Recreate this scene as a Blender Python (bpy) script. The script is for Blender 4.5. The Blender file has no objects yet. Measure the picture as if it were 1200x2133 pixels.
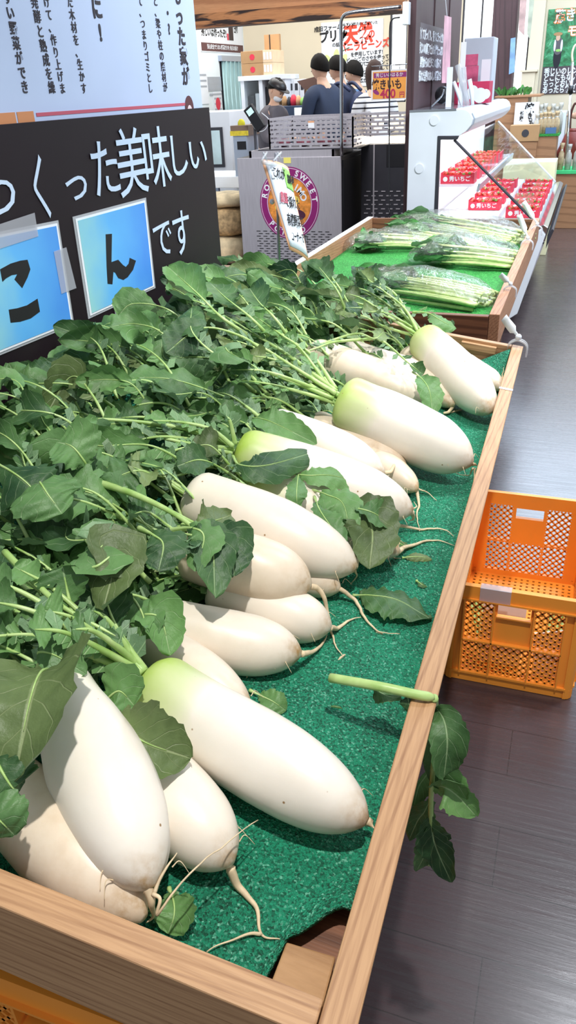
import bpy, math, random
from mathutils import Vector, Matrix, noise
V = Vector
sc = bpy.context.scene
COL = sc.collection
PI = math.pi
rad = math.radians

# ------------------------------------------------------------------ camera
F_PX = 1600.0
PITCH, ROLL, YAW, CAM_H = rad(28.77), rad(-2.79), rad(20.80), 1.42
_right = V((math.cos(YAW), math.sin(YAW), 0))
_fwd = V((-math.sin(YAW), math.cos(YAW), 0))
_up = V((0, 0, 1))
CW = _fwd * math.cos(PITCH) - _up * math.sin(PITCH)
_u = _up * math.cos(PITCH) + _fwd * math.sin(PITCH)
CA = _right * math.cos(ROLL) + _u * math.sin(ROLL)
CU = -_right * math.sin(ROLL) + _u * math.cos(ROLL)
CP = V((0, 0, CAM_H))
cd = bpy.data.cameras.new('camera')
cam = bpy.data.objects.new('camera', cd)
COL.objects.link(cam)
cam.matrix_world = Matrix(((CA.x, CU.x, -CW.x, CP.x), (CA.y, CU.y, -CW.y, CP.y), (CA.z, CU.z, -CW.z, CP.z), (0, 0, 0, 1)))
cd.sensor_fit = 'AUTO'
cd.sensor_width = 36
cd.lens = 36 * F_PX / 2133
cd.clip_start = 0.02
sc.camera = cam

# ------------------------------------------------------------------ world, lamps, exposure
sc.view_settings.view_transform = 'Standard'
sc.view_settings.look = 'None'
sc.view_settings.gamma = 1
sc.view_settings.use_curve_mapping = False
sc.view_settings.exposure = 0.1
wd = bpy.data.worlds.new('daylight')
sc.world = wd
wd.use_nodes = True
bg = wd.node_tree.nodes['Background']
bg.inputs[0].default_value = (0.86, 0.93, 1.0, 1)
bg.inputs[1].default_value = 0.44

def spot(name, loc, to, power, size=70, blend=.6, radius=.03, color=(1, .97, .92)):
    l = bpy.data.lights.new(name, 'SPOT')
    l.energy = power; l.spot_size = rad(size); l.spot_blend = blend; l.shadow_soft_size = radius; l.color = color
    o = bpy.data.objects.new(name, l); COL.objects.link(o)
    o.location = loc
    o.rotation_euler = (V(to) - V(loc)).to_track_quat('-Z', 'Y').to_euler()
    return o
def area(name, loc, to, power, sx, sy, color=(1, 1, 1)):
    l = bpy.data.lights.new(name, 'AREA'); l.shape = 'RECTANGLE'
    l.energy = power; l.size = sx; l.size_y = sy; l.color = color
    o = bpy.data.objects.new(name, l); COL.objects.link(o)
    o.location = loc
    o.rotation_euler = (V(to) - V(loc)).to_track_quat('-Z', 'Y').to_euler()
    return o
spot('track_spotlight', (0.11, 0.32, 3.0), (-0.4, 0.85, 0.7), 190, 64)
spot('track_spotlight', (-0.25, 2.1, 3.0), (-0.5, 2.0, 0.7), 105, 45)
spot('track_spotlight', (-0.4, 3.9, 3.0), (-0.7, 3.7, 0.7), 190, 60)
area('case_fill_light', (0.9, 2.6, 2.95), (-.5, 5.2, 0.7), 135, 1.2, .5, (.88, .94, 1))  # added fill, not an actual fixture: brightens the white display case
area('oven_fill_light', (-1.7, 4.9, 2.95), (-2.0, 6.8, 1.0), 60, 1.2, .5, (1, .97, .95))  # added fill without a real fixture, lifts oven front, price sign and beam
area('kitchen_ceiling_light', (-3.0, 9.0, 2.95), (-3.0, 9.0, 0), 90, 2.5, 2.0, (1, .98, .93))
area('hall_ceiling_light', (0.5, 8.2, 2.98), (0.5, 8.2, 0), 230, 2.6, 4.2, (.66, .82, 1))

# ------------------------------------------------------------------ pixel rays used to measure real positions
def ray(x, y): return CW + CA * ((x - 600) / F_PX) - CU * ((y - 1066.5) / F_PX)
def PY(x, y, Y): d = ray(x, y); return CP + d * (Y / d.y)
def PX(x, y, X): d = ray(x, y); return CP + d * (X / d.x)
def PZ(x, y, Z): d = ray(x, y); return CP + d * ((Z - CAM_H) / d.z)
def depth(p): return (V(p) - CP).dot(CW)
# produce bed frame: u runs left (and up), v runs away, n is the bed normal
TILT, BYAW = rad(7.8), rad(0.6)
BO = V((-0.088, 0.31, 0.752))
_rz = Matrix.Rotation(BYAW, 3, 'Z')
BU = _rz @ V((-math.cos(TILT), 0, math.sin(TILT)))
BV = _rz @ V((0, 1, 0))
BN = _rz @ V((math.sin(TILT), 0, math.cos(TILT)))
BED = -0.085
BL, BW = 1.925, 0.94
def B(u, v, h=0.0): return BO + BU * u + BV * v + BN * (BED + h)      # h above the bed
def BP(x, y, h=0.0):
    d = ray(x, y)
    k = ((BO - CP).dot(BN) + BED + h) / d.dot(BN)
    return CP + d * k
def uvh(p): q = V(p) - BO; return q.dot(BU), q.dot(BV), q.dot(BN) - BED

# ------------------------------------------------------------------ mesh helpers
class MB:
    def __init__(s): s.v = []; s.f = []; s.uv = {}; s.mi = []; s.cur = 0
    def face(s, idx, uv=None):
        s.f.append(tuple(idx)); s.mi.append(s.cur)
        if uv: s.uv[len(s.f) - 1] = uv
    def box(s, c, d, M=None):
        c = V(c); b = len(s.v); hx, hy, hz = d[0] / 2, d[1] / 2, d[2] / 2
        for z in (-hz, hz):
            for x, y in ((-hx, -hy), (hx, -hy), (hx, hy), (-hx, hy)):
                p = V((x, y, z))
                s.v.append((M @ p if M else p) + c)
        for q in ((3, 2, 1, 0), (4, 5, 6, 7), (0, 1, 5, 4), (1, 2, 6, 5), (2, 3, 7, 6), (3, 0, 4, 7)):
            s.face([b + i for i in q])
        return s
    def bb(s, a, b_): a = V(a); b_ = V(b_); return s.box((a + b_) / 2, (abs(b_.x - a.x), abs(b_.y - a.y), abs(b_.z - a.z)))
    def tube(s, pts, r, n=8, cap=True):
        pts = [V(p) for p in pts]; m = len(pts)
        if not hasattr(r, '__len__'): r = [r] * m
        ref = None; b = len(s.v)
        for i, p in enumerate(pts):
            t = (pts[min(i + 1, m - 1)] - pts[max(i - 1, 0)])
            if t.length < 1e-9: t = V((0, 0, 1))
            t.normalize()
            if ref is None:
                ref = t.orthogonal().normalized()
            ref = (ref - t * ref.dot(t))
            if ref.length < 1e-6: ref = t.orthogonal()
            ref.normalize(); w = t.cross(ref)
            for k in range(n):
                a = 2 * PI * k / n
                s.v.append(p + (ref * math.cos(a) + w * math.sin(a)) * r[i])
        for i in range(m - 1):
            for k in range(n):
                k2 = (k + 1) % n
                s.face((b + i * n + k, b + i * n + k2, b + (i + 1) * n + k2, b + (i + 1) * n + k))
        if cap:
            s.face([b + k for k in range(n)][::-1]); s.face([b + (m - 1) * n + k for k in range(n)])
        return s
    def prism(s, poly, d):
        d = V(d); n = len(poly); b = len(s.v)
        for p in poly: s.v.append(V(p))
        for p in poly: s.v.append(V(p) + d)
        s.face(list(range(b + n - 1, b - 1, -1))); s.face(list(range(b + n, b + 2 * n)))
        for i in range(n): j = (i + 1) % n; s.face((b + i, b + j, b + n + j, b + n + i))
        return s
    def grid(s, P, uv=True):
        b = len(s.v); a, c = len(P), len(P[0])
        for row in P:
            for p in row: s.v.append(V(p))
        for i in range(a - 1):
            for j in range(c - 1):
                s.face((b + i * c + j, b + i * c + j + 1, b + (i + 1) * c + j + 1, b + (i + 1) * c + j),
                       [(j / (c - 1), i / (a - 1)), ((j + 1) / (c - 1), i / (a - 1)), ((j + 1) / (c - 1), (i + 1) / (a - 1)), (j / (c - 1), (i + 1) / (a - 1))] if uv else None)
        return s
    def lathe(s, c, prof, n=24, axis='Z'):
        c = V(c); b = len(s.v)
        for r, z in prof:
            for k in range(n):
                a = 2 * PI * k / n; x, y = r * math.cos(a), r * math.sin(a)
                s.v.append(c + (V((x, y, z)) if axis == 'Z' else V((x, z, y)) if axis == 'Y' else V((z, x, y))))
        for i in range(len(prof) - 1):
            for k in range(n):
                k2 = (k + 1) % n; s.face((b + i * n + k, b + i * n + k2, b + (i + 1) * n + k2, b + (i + 1) * n + k))
        s.face([b + k for k in range(n)][::-1]); s.face([b + (len(prof) - 1) * n + k for k in range(n)])
        return s
    def ball(s, c, r, n=12, m=8, sc_=(1, 1, 1)):
        c = V(c)
        b = len(s.v)
        for i in range(m + 1):
            th = PI * i / m
            for k in range(n):
                a = 2 * PI * k / n
                s.v.append(c + V((r * sc_[0] * math.sin(th) * math.cos(a), r * sc_[1] * math.sin(th) * math.sin(a), r * sc_[2] * math.cos(th))))
        for i in range(m):
            for k in range(n):
                k2 = (k + 1) % n; s.face((b + i * n + k, b + (i + 1) * n + k, b + (i + 1) * n + k2, b + i * n + k2))
        return s

ORG = {}
def tag(o, label=None, cat=None, group=None, kind=None):
    if label: o['label'] = label
    if cat: o['category'] = cat
    if group: o['group'] = group
    if kind: o['kind'] = kind
    return o
def empty(name, loc, label=None, cat=None, group=None):
    o = bpy.data.objects.new(name, None); COL.objects.link(o)
    o.location = loc; o.empty_display_size = .05; ORG[o.name] = V(loc)
    return tag(o, label, cat, group)
def obj(name, mb, m, parent=None, smooth=False, bevel=0, origin=None, solid=0, subsurf=0):
    """one mesh object; vertices given in world space"""
    if parent is not None: off = ORG[parent.name]
    elif origin is not None: off = V(origin)
    else:
        xs = [p.x for p in mb.v]; ys = [p.y for p in mb.v]; zs = [p.z for p in mb.v]
        off = V(((min(xs) + max(xs)) / 2, (min(ys) + max(ys)) / 2, min(zs)))
    me = bpy.data.meshes.new(name)
    me.from_pydata([tuple(p - off) for p in mb.v], [], mb.f)
    if mb.uv:
        ul = me.uv_layers.new(name='UVMap')
        for fi, uvs in mb.uv.items():
            pl = me.polygons[fi]
            for k, li in enumerate(pl.loop_indices): ul.data[li].uv = uvs[k]
    for mm in (m if isinstance(m, (list, tuple)) else [m]): me.materials.append(mm)
    if isinstance(m, (list, tuple)):
        for i, pl in enumerate(me.polygons): pl.material_index = mb.mi[i]
    if smooth: me.polygons.foreach_set('use_smooth', [True] * len(me.polygons))
    me.update()
    o = bpy.data.objects.new(name, me); COL.objects.link(o)
    if parent is not None: o.parent = parent
    else: o.location = off
    ORG[o.name] = off
    if bevel:
        b = o.modifiers.new('bevel', 'BEVEL'); b.width = bevel; b.segments = 2; b.limit_method = 'ANGLE'
    if solid:
        b = o.modifiers.new('solid', 'SOLIDIFY'); b.thickness = solid; b.offset = 0
    if subsurf:
        b = o.modifiers.new('sub', 'SUBSURF'); b.levels = subsurf; b.render_levels = subsurf
    return o
def obj_local(name, mb, m, M, parent=None, bevel=0, smooth=False):
    """mesh built in a local frame and placed with matrix M (so wood grain follows local X)"""
    if parent is not None:
        M = Matrix.Translation(-ORG[parent.name]) @ M
    me = bpy.data.meshes.new(name); me.from_pydata([tuple(p) for p in mb.v], [], mb.f)
    me.materials.append(m)
    if smooth: me.polygons.foreach_set('use_smooth', [True] * len(me.polygons))
    o = bpy.data.objects.new(name, me); COL.objects.link(o)
    if parent is not None: o.parent = parent
    o.matrix_basis = M
    ORG[o.name] = M.translation.copy()
    if bevel:
        b = o.modifiers.new('bevel', 'BEVEL'); b.width = bevel; b.segments = 2; b.limit_method = 'ANGLE'
    return o
def struct(o): o['kind'] = 'structure'; return o
def copy_tree(o, parent=None):
    c = o.copy(); COL.objects.link(c)
    if parent is not None: c.parent = parent
    for ch in list(o.children): copy_tree(ch, c)
    return c
def frame(x, y, z, o):
    x, y, z, o = V(x), V(y), V(z), V(o)
    return Matrix(((x.x, y.x, z.x, o.x), (x.y, y.y, z.y, o.y), (x.z, y.z, z.z, o.z), (0, 0, 0, 1)))
def plank(name, a, b, w, wdir, t, tdir, m, parent=None, bevel=.0015):
    """board from a to b (centre line); w along wdir, t along tdir"""
    a, b = V(a), V(b); L = (b - a).length; x = (b - a).normalized()
    M = frame(x, wdir, tdir, (a + b) / 2)
    mb = MB().box((0, 0, 0), (L, w, t))
    return obj_local(name, mb, m, M, parent, bevel)
FX = frame((0, 1, 0), (0, 0, 1), (1, 0, 0), (0, 0, 0))     # plane facing +X
FY = frame((1, 0, 0), (0, 0, 1), (0, -1, 0), (0, 0, 0))    # plane facing the camera side (-Y)
def text(name, body, loc, size, m, parent=None, R=FX, sx=1.0, bold=0.0, align='CENTER', rot=0, extr=.0004, shear=0):
    c = bpy.data.curves.new(name, 'FONT'); c.body = body; c.size = size; c.align_x = align; c.align_y = 'CENTER'
    c.offset = bold * size; c.extrude = extr; c.resolution_u = 3
    if shear: c.shear = shear
    c.materials.append(m)
    o = bpy.data.objects.new(name, c); COL.objects.link(o)
    M = Matrix.Translation(V(loc)) @ R @ Matrix.Rotation(rot, 4, 'Z') @ Matrix.Diagonal((sx, 1, 1, 1))
    if parent is not None:
        M = Matrix.Translation(-ORG[parent.name]) @ M; o.parent = parent
    o.matrix_basis = M
    return o

# ------------------------------------------------------------------ materials
def lin(h):
    if isinstance(h, str):
        c = [int(h[i:i + 2], 16) / 255 for i in (0, 2, 4)]
        return tuple((x / 12.92 if x <= .04045 else ((x + .055) / 1.055) ** 2.4) for x in c) + (1,)
    return tuple(h) + (1,)
class NT:
    def __init__(s, name):
        s.m = bpy.data.materials.new(name); s.m.use_nodes = True; s.t = s.m.node_tree
        s.b = s.t.nodes['Principled BSDF']
    def n(s, ty, **k):
        x = s.t.nodes.new(ty)
        for a, v in k.items():
            if a.startswith('i_'):
                key = a[2:].replace('_', ' '); x.inputs[int(key) if key.isdigit() else key].default_value = v
            else: setattr(x, a, v)
        return x
    def l(s, a, b): s.t.links.new(a, b)
    def mix(s, fac, a, b, ty='MIX'):
        x = s.t.nodes.new('ShaderNodeMix'); x.data_type = 'RGBA'; x.blend_type = ty
        for sock, v in ((x.inputs[0], fac), (x.inputs[6], a), (x.inputs[7], b)):
            if hasattr(v, 'is_linked') or hasattr(v, 'links'): s.l(v, sock)
            else: sock.default_value = v
        return x.outputs[2]
    def math(s, op, a, b=0.0, c=None):
        x = s.t.nodes.new('ShaderNodeMath'); x.operation = op
        for i, v in enumerate((a, b) if c is None else (a, b, c)):
            if hasattr(v, 'links'): s.l(v, x.inputs[i])
            else: x.inputs[i].default_value = v
        return x.outputs[0]
    def coord(s, scale=(1, 1, 1), kind='Object', add_random=False):
        tc = s.n('ShaderNodeTexCoord'); mp = s.n('ShaderNodeMapping'); mp.inputs['Scale'].default_value = scale
        s.l(tc.outputs[kind], mp.inputs[0])
        if add_random:
            oi = s.n('ShaderNodeObjectInfo'); v = s.n('ShaderNodeVectorMath', operation='SCALE'); v.inputs[0].default_value = (7, 11, 5)
            s.l(oi.outputs['Random'], v.inputs[3]); s.l(v.outputs[0], mp.inputs['Location'])
        return mp.outputs[0]
    def noise(s, vec, scale, detail=3, rough=.5, dist=0):
        x = s.n('ShaderNodeTexNoise'); x.inputs['Scale'].default_value = scale; x.inputs['Detail'].default_value = detail
        x.inputs['Roughness'].default_value = rough; x.inputs['Distortion'].default_value = dist; s.l(vec, x.inputs['Vector']); return x.outputs[0]
    def ramp(s, fac, stops, const=False):
        x = s.n('ShaderNodeValToRGB'); s.l(fac, x.inputs[0]); e = x.color_ramp.elements
        if const: x.color_ramp.interpolation = 'CONSTANT'
        while len(e) < len(stops): e.new(.5)
        for i, (p, c) in enumerate(stops):
            e[i].position = p; e[i].color = c if len(c) == 4 else tuple(c) + (1,)
        return x.outputs[0]
    def bump(s, h, strength=.3, dist=.01):
        x = s.n('ShaderNodeBump'); x.inputs['Strength'].default_value = strength; x.inputs['Distance'].default_value = dist
        s.l(h, x.inputs['Height']); s.l(x.outputs[0], s.b.inputs['Normal'])
def mat(name, col, rough=.5, metal=0, var=.08, bscale=0, bstr=0, emit=0, alpha=1, trans=0, spec=.5, coat=0, nscale=8, sss=0):
    t = NT(name); b = t.b; c = lin(col)
    if var:
        v = t.coord(); nz = t.noise(v, nscale, 3)
        lo = tuple(x * (1 - var) for x in c[:3]) + (1,); hi = tuple(min(1, x * (1 + var)) for x in c[:3]) + (1,)
        t.l(t.ramp(nz, [(.3, lo), (.7, hi)]), b.inputs['Base Color'])
    else: b.inputs['Base Color'].default_value = c
    b.inputs['Roughness'].default_value = rough; b.inputs['Metallic'].default_value = metal
    b.inputs['Specular IOR Level'].default_value = spec
    b.inputs['Coat Weight'].default_value = coat
    if sss: b.inputs['Subsurface Weight'].default_value = sss; b.inputs['Subsurface Scale'].default_value = .01
    if emit: b.inputs['Emission Color'].default_value = c; b.inputs['Emission Strength'].default_value = emit
    if alpha < 1: b.inputs['Alpha'].default_value = alpha
    if trans: b.inputs['Transmission Weight'].default_value = trans
    if bscale: t.bump(t.noise(t.coord(), bscale, 4), bstr, .005)
    return t.m
def wood(name, light, dark, ring=14, contrast=1.0, rough=.5, burn=None, stretch=.06, bstr=.15, fine=.35):
    t = NT(name)
    v = t.coord((stretch, 1, 1), add_random=True)
    wv = t.n('ShaderNodeTexWave', wave_type='BANDS', bands_direction='DIAGONAL')
    wv.inputs['Scale'].default_value = ring; wv.inputs['Distortion'].default_value = 5; wv.inputs['Detail'].default_value = 2
    wv.inputs['Detail Scale'].default_value = .6; t.l(v, wv.inputs['Vector'])
    v2 = t.coord((.04, 1, 1), add_random=True); fn = t.noise(v2, 260, 3, .6)
    big = t.noise(v, 5, 3)
    L, D = lin(light), lin(dark)
    base = t.ramp(wv.outputs[0], [(.15, L), (.75, L), (.98, D)] if contrast < 2 else [(.3, L), (.9, D)])
    c2 = t.mix(fine, base, t.ramp(fn, [(.35, D), (.6, L)]))
    c3 = t.mix(.25, c2, t.ramp(big, [(.3, D), (.7, L)]))
    if burn:
        bn = t.noise(t.coord((.12, 1, 1), add_random=True), 11, 4, .55, 1.2)
        c3 = t.mix(t.ramp(bn, [(.47, (0, 0, 0)), (.56, (1, 1, 1))]), c3, lin(burn))
    t.l(c3, t.b.inputs['Base Color']); t.b.inputs['Roughness'].default_value = rough
    t.bump(fn, bstr, .002)
    return t.m

M_ = {}
M_['pine'] = wood('pine_wood', 'C99E74', '946A48', 55, fine=.5)
M_['pine2'] = wood('weathered_pine_wood', 'B98968', '7A4F38', 50, 1.0, .55, fine=.5)
M_['pine_dark'] = wood('brown_stained_wood', '8A5B40', '45281C', 24, 2.5, .5)
M_['plywood'] = wood('plywood', 'B98F63', '9A7148', 6, 1, .6)
M_['dark_post'] = wood('dark_stained_post_wood', '4B3136', '2C1A1E', 12, 1, .55)
M_['beam_light'] = wood('cedar_beam_wood', 'D39A6C', '9C6442', 3, 1, .6)
M_['beam_burn'] = wood('charred_beam_wood', 'C98A58', '6E4028', 4, 1, .6, burn='2A1714')
M_['counter'] = wood('counter_wood', 'A97C58', '7D5639', 8, 1, .5)
M_['white'] = mat('white_enamel', 'DDE2EA', .35, var=.02)
M_['cream'] = mat('cream_wall_plaster', 'DACDB4', .9, var=.03, nscale=2, bscale=120, bstr=.05)
M_['whitewall'] = mat('white_wall_plaster', 'DDE6EA', .9, var=.03, nscale=2)
M_['black'] = mat('black_plastic', '17161C', .4, var=.1)
M_['dkgrey'] = mat('dark_grey_metal', '3A3A42', .45, .3, var=.1)
M_['chrome'] = mat('chrome', 'C8CCD2', .18, 1, var=.03)
M_['ink'] = mat('black_ink', '121014', .6, var=0)
M_['paper'] = mat('white_paper', 'E6EAF0', .8, var=.02)
M_['redpink'] = mat('red_printed_card', 'D4304A', .6, var=.06)
M_['pink'] = mat('magenta_printed_card', 'C22A55', .6, var=.1)
M_['cardboard'] = mat('cardboard', 'B08A62', .85, var=.06)
M_['skin'] = mat('skin', 'D9AE94', .6, var=.04, sss=.1)
M_['hair'] = mat('black_hair', '100D0B', .8, var=.25, nscale=60, bscale=200, bstr=.1, spec=.2)
M_['orange_pl'] = mat('orange_plastic', 'F79C38', .38, var=.05, nscale=5, sss=.0)
def steel_mat():
    t = NT('brushed_steel'); v = t.coord((1, 1, .02)); n = t.noise(v, 300, 2)
    t.l(t.ramp(n, [(.3, lin('B8B4BC')), (.7, lin('CBC7CF'))]), t.b.inputs['Base Color'])
    t.b.inputs['Metallic'].default_value = .5; t.b.inputs['Roughness'].default_value = .4
    return t.m
M_['steel'] = steel_mat()
def glass_mat(name, tint=(1, 1, 1), rough=.02, fac=.12):
    t = NT(name); t.t.nodes.remove(t.b)
    out = t.t.nodes['Material Output']
    tr = t.n('ShaderNodeBsdfTransparent'); tr.inputs[0].default_value = tint + (1,)
    gl = t.n('ShaderNodeBsdfGlossy'); gl.inputs['Roughness'].default_value = rough
    fr = t.n('ShaderNodeFresnel'); fr.inputs[0].default_value = 1.45
    lw = t.n('ShaderNodeLayerWeight'); lw.inputs[0].default_value = .12
    f = t.math('ADD', t.math('MULTIPLY', lw.outputs['Facing'], .25), fac * .3)
    mx = t.n('ShaderNodeMixShader'); t.l(f, mx.inputs[0]); t.l(tr.outputs[0], mx.inputs[1]); t.l(gl.outputs[0], mx.inputs[2])
    t.l(mx.outputs[0], out.inputs[0]); t.m.use_transparent_shadow = True if hasattr(t.m, 'use_transparent_shadow') else True
    return t.m
M_['glass'] = glass_mat('clear_glass', (.96, .98, .98))
M_['tape'] = mat('clear_tape', 'C9CBD4', .3, var=.03, alpha=.35)
M_['clear'] = mat('clear_plastic', 'D8DCE2', .15, var=0, alpha=.45)
def film_mat():
    t = NT('plastic_bag_film'); t.t.nodes.remove(t.b); out = t.t.nodes['Material Output']
    v = t.coord(); nz = t.noise(v, 34, 3, .6, 1.5); bp = t.n('ShaderNodeBump'); bp.inputs['Strength'].default_value = 1; bp.inputs['Distance'].default_value = .012
    t.l(nz, bp.inputs['Height'])
    tr = t.n('ShaderNodeBsdfTransparent'); tr.inputs[0].default_value = (.97, .98, .99, 1)
    gl = t.n('ShaderNodeBsdfGlossy'); gl.inputs['Roughness'].default_value = .12; t.l(bp.outputs[0], gl.inputs['Normal'])
    lw = t.n('ShaderNodeLayerWeight'); lw.inputs[0].default_value = .25; t.l(bp.outputs[0], lw.inputs['Normal'])
    f = t.math('ADD', t.math('MULTIPLY', lw.outputs['Facing'], .5), .09)
    mx = t.n('ShaderNodeMixShader'); t.l(f, mx.inputs[0]); t.l(tr.outputs[0], mx.inputs[1]); t.l(gl.outputs[0], mx.inputs[2]); t.l(mx.outputs[0], out.inputs[0])
    return t.m
M_['film'] = film_mat()

def floor_mat():
    t = NT('dark_wood_floor')
    v = t.coord((.05, 1, 1)); n1 = t.noise(v, 90, 5, .7, .4); n2 = t.noise(t.coord((.25, 1, 1)), 3, 3)
    br = t.n('ShaderNodeTexBrick'); br.inputs['Scale'].default_value = 1; br.inputs['Brick Width'].default_value = .95; br.inputs['Row Height'].default_value = .15
    br.inputs['Mortar Size'].default_value = .0012; br.inputs['Color1'].default_value = (.5, .5, .5, 1); br.inputs['Color2'].default_value = (.62, .62, .62, 1); br.inputs['Mortar'].default_value = (.15, .15, .15, 1)
    t.l(t.coord(), br.inputs['Vector'])
    c = t.ramp(n1, [(.28, lin('33292C')), (.5, lin('51444A')), (.75, lin('6E6064'))])
    c = t.mix(.45, c, t.ramp(n2, [(.3, lin('3E3236')), (.7, lin('5C4E52'))]))
    c = t.mix(.85, c, br.outputs[0], 'MULTIPLY')
    c = t.mix(1, c, (1.0, .93, .93, 1), 'MULTIPLY')
    t.l(c, t.b.inputs['Base Color'])
    t.l(t.ramp(n1, [(.3, (.36, .36, .36)), (.7, (.20, .20, .20))]), t.b.inputs['Roughness'])
    t.b.inputs['Specular IOR Level'].default_value = .7; t.b.inputs['Coat Weight'].default_value = .38; t.b.inputs['Coat Roughness'].default_value = .2
    t.bump(n1, .25, .002)
    return t.m
M_['floor'] = floor_mat()
def turf_mat(name, dark, mid, light, sc_=420):
    t = NT(name); v = t.coord()
    vo = t.n('ShaderNodeTexVoronoi'); vo.inputs['Scale'].default_value = sc_; t.l(v, vo.inputs['Vector'])
    n1 = t.noise(v, sc_ * .8, 3, .7); n2 = t.noise(v, 9, 3)
    sep = t.n('ShaderNodeSeparateColor'); t.l(vo.outputs['Color'], sep.inputs[0])
    c = t.ramp(sep.outputs[0], [(.0, lin(dark)), (.45, lin(mid)), (.85, lin(mid)), (1, lin(light))])
    c = t.mix(t.ramp(n1, [(.36, (1, 1, 1)), (.46, (0, 0, 0))]), c, lin(dark))
    c = t.mix(.3, c, t.ramp(n2, [(.3, lin(dark)), (.7, lin(mid))]))
    t.l(c, t.b.inputs['Base Color']); t.b.inputs['Roughness'].default_value = .75
    t.bump(t.math('ADD', vo.outputs['Distance'], n1), .9, .004)
    return t.m
M_['felt'] = turf_mat('green_rubber_crumb_mat', '05402C', '1C9C74', '8ADCBC', 400)
M_['turf'] = turf_mat('green_artificial_turf', '14601F', '2F9E40', '6CCB70', 220)

def daikon_mat():
    t = NT('daikon_skin'); b = t.b
    at = t.n('ShaderNodeAttribute', attribute_name='tone')      # r: green shoulder, g: dirt, b: position along
    sp = t.n('ShaderNodeSeparateColor'); t.l(at.outputs['Color'], sp.inputs[0])
    v = t.coord(add_random=True)
    nb = t.noise(v, 14, 4, .6); nf = t.noise(v, 60, 4, .6); ns = t.noise(v, 300, 2)
    base = t.mix(nb, lin('E6DDCF'), lin('F0EBE2'))
    base = t.mix(t.math('MULTIPLY', sp.outputs[2], t.math('ADD', t.math('MULTIPLY', nb, .8), .3)), base, lin('DFC4A2'))
    g = t.math('MULTIPLY', sp.outputs[0], t.math('ADD', t.math('MULTIPLY', nb, .8), .6))
    base = t.mix(t.math('MINIMUM', g, 1.0), base, lin('A6C447'))
    dn = t.ramp(nf, [(.42, (0, 0, 0)), (.75, (1, 1, 1))])
    d = t.math('MULTIPLY', sp.outputs[1], t.math('ADD', dn, .25))
    base = t.mix(t.math('MINIMUM', d, 1.0), base, lin('B5905F'))
    # tiny dark specks
    vo = t.n('ShaderNodeTexVoronoi'); vo.inputs['Scale'].default_value = 26; t.l(v, vo.inputs['Vector'])
    base = t.mix(t.ramp(vo.outputs['Distance'], [(.028, (1, 1, 1)), (.05, (0, 0, 0))]), base, lin('9A7A52'))
    t.l(base, b.inputs['Base Color'])
    b.inputs['Roughness'].default_value = .38; b.inputs['Specular IOR Level'].default_value = .45
    b.inputs['Subsurface Weight'].default_value = .12; b.inputs['Subsurface Radius'].default_value = (.012, .009, .006); b.inputs['Subsurface Scale'].default_value = 1
    t.bump(nf, .06, .004)
    return t.m
M_['daikon'] = daikon_mat()
M_['root'] = mat('root_skin', 'D9C3A0', .6, var=.2, nscale=60)
def stalk_mat():
    t = NT('leaf_stalk_skin'); v = t.coord(add_random=True); n = t.noise(v, 30, 3)
    t.l(t.ramp(n, [(.3, lin('8FB45C')), (.6, lin('B5CF86')), (.8, lin('CADBA4'))]), t.b.inputs['Base Color'])
    t.b.inputs['Roughness'].default_value = .4; t.b.inputs['Subsurface Weight'].default_value = .1; t.b.inputs['Subsurface Radius'].default_value = (.005, .008, .003)
    return t.m
M_['stalk'] = stalk_mat()
def leaf_mat(name, dark, light, vein):
    t = NT(name); b = t.b
    uv = t.n('ShaderNodeUVMap'); sp = t.n('ShaderNodeSeparateXYZ'); t.l(uv.outputs[0], sp.inputs[0])
    a = t.math('ABSOLUTE', t.math('SUBTRACT', sp.outputs[0], .5))          # 0 at midrib .. .5 margin
    s = t.math('SUBTRACT', sp.outputs[1], t.math('MULTIPLY', a, .55))
    fr = t.math('FRACT', t.math('MULTIPLY', s, 6.0))
    dv = t.math('ABSOLUTE', t.math('SUBTRACT', fr, .5))
    lat = t.ramp(dv, [(.0, (.75, .75, .75)), (.04, (0, 0, 0))])
    mid = t.ramp(a, [(.012, (1, 1, 1)), (.03, (0, 0, 0))])
    ve = t.math('MAXIMUM', lat, mid)
    v = t.coord(add_random=True); n = t.noise(v, 16, 4, .6); nf = t.noise(v, 130, 3, .6)
    oi = t.n('ShaderNodeObjectInfo')
    c = t.mix(t.ramp(t.math('ADD', t.math('MULTIPLY', n, .6), t.math('MULTIPLY', oi.outputs['Random'], .5)), [(.25, (0, 0, 0)), (.8, (1, 1, 1))]), lin(dark), lin(light))
    c = t.mix(t.math('MULTIPLY', ve, .5), c, lin(vein))
    yb = t.ramp(t.noise(v, 7, 2), [(.72, (0, 0, 0)), (.85, (1, 1, 1))])
    c = t.mix(t.math('MULTIPLY', yb, .5), c, lin('8A9A4A'))
    geo = t.n('ShaderNodeNewGeometry')
    c = t.mix(t.math('MULTIPLY', geo.outputs['Backfacing'], .45), c, lin('8FB08A'))
    t.l(c, b.inputs['Base Color']); b.inputs['Roughness'].default_value = .48; b.inputs['Specular IOR Level'].default_value = .4
    tl = t.n('ShaderNodeBsdfTranslucent'); t.l(c, tl.inputs[0]); mx = t.n('ShaderNodeMixShader'); mx.inputs[0].default_value = .18
    t.l(b.outputs[0], mx.inputs[1]); t.l(tl.outputs[0], mx.inputs[2]); t.l(mx.outputs[0], t.t.nodes['Material Output'].inputs[0])
    h = t.math('ADD', t.math('MULTIPLY', ve, -.5), t.math('MULTIPLY', nf, .5))
    t.bump(h, .5, .004)
    return t.m
M_['leaf'] = leaf_mat('radish_leaf', '27482A', '6F9A5A', 'B4CE9C')
M_['leaf_old'] = leaf_mat('olive_radish_leaf', '43552F', '7F945C', 'B4C090')
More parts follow.
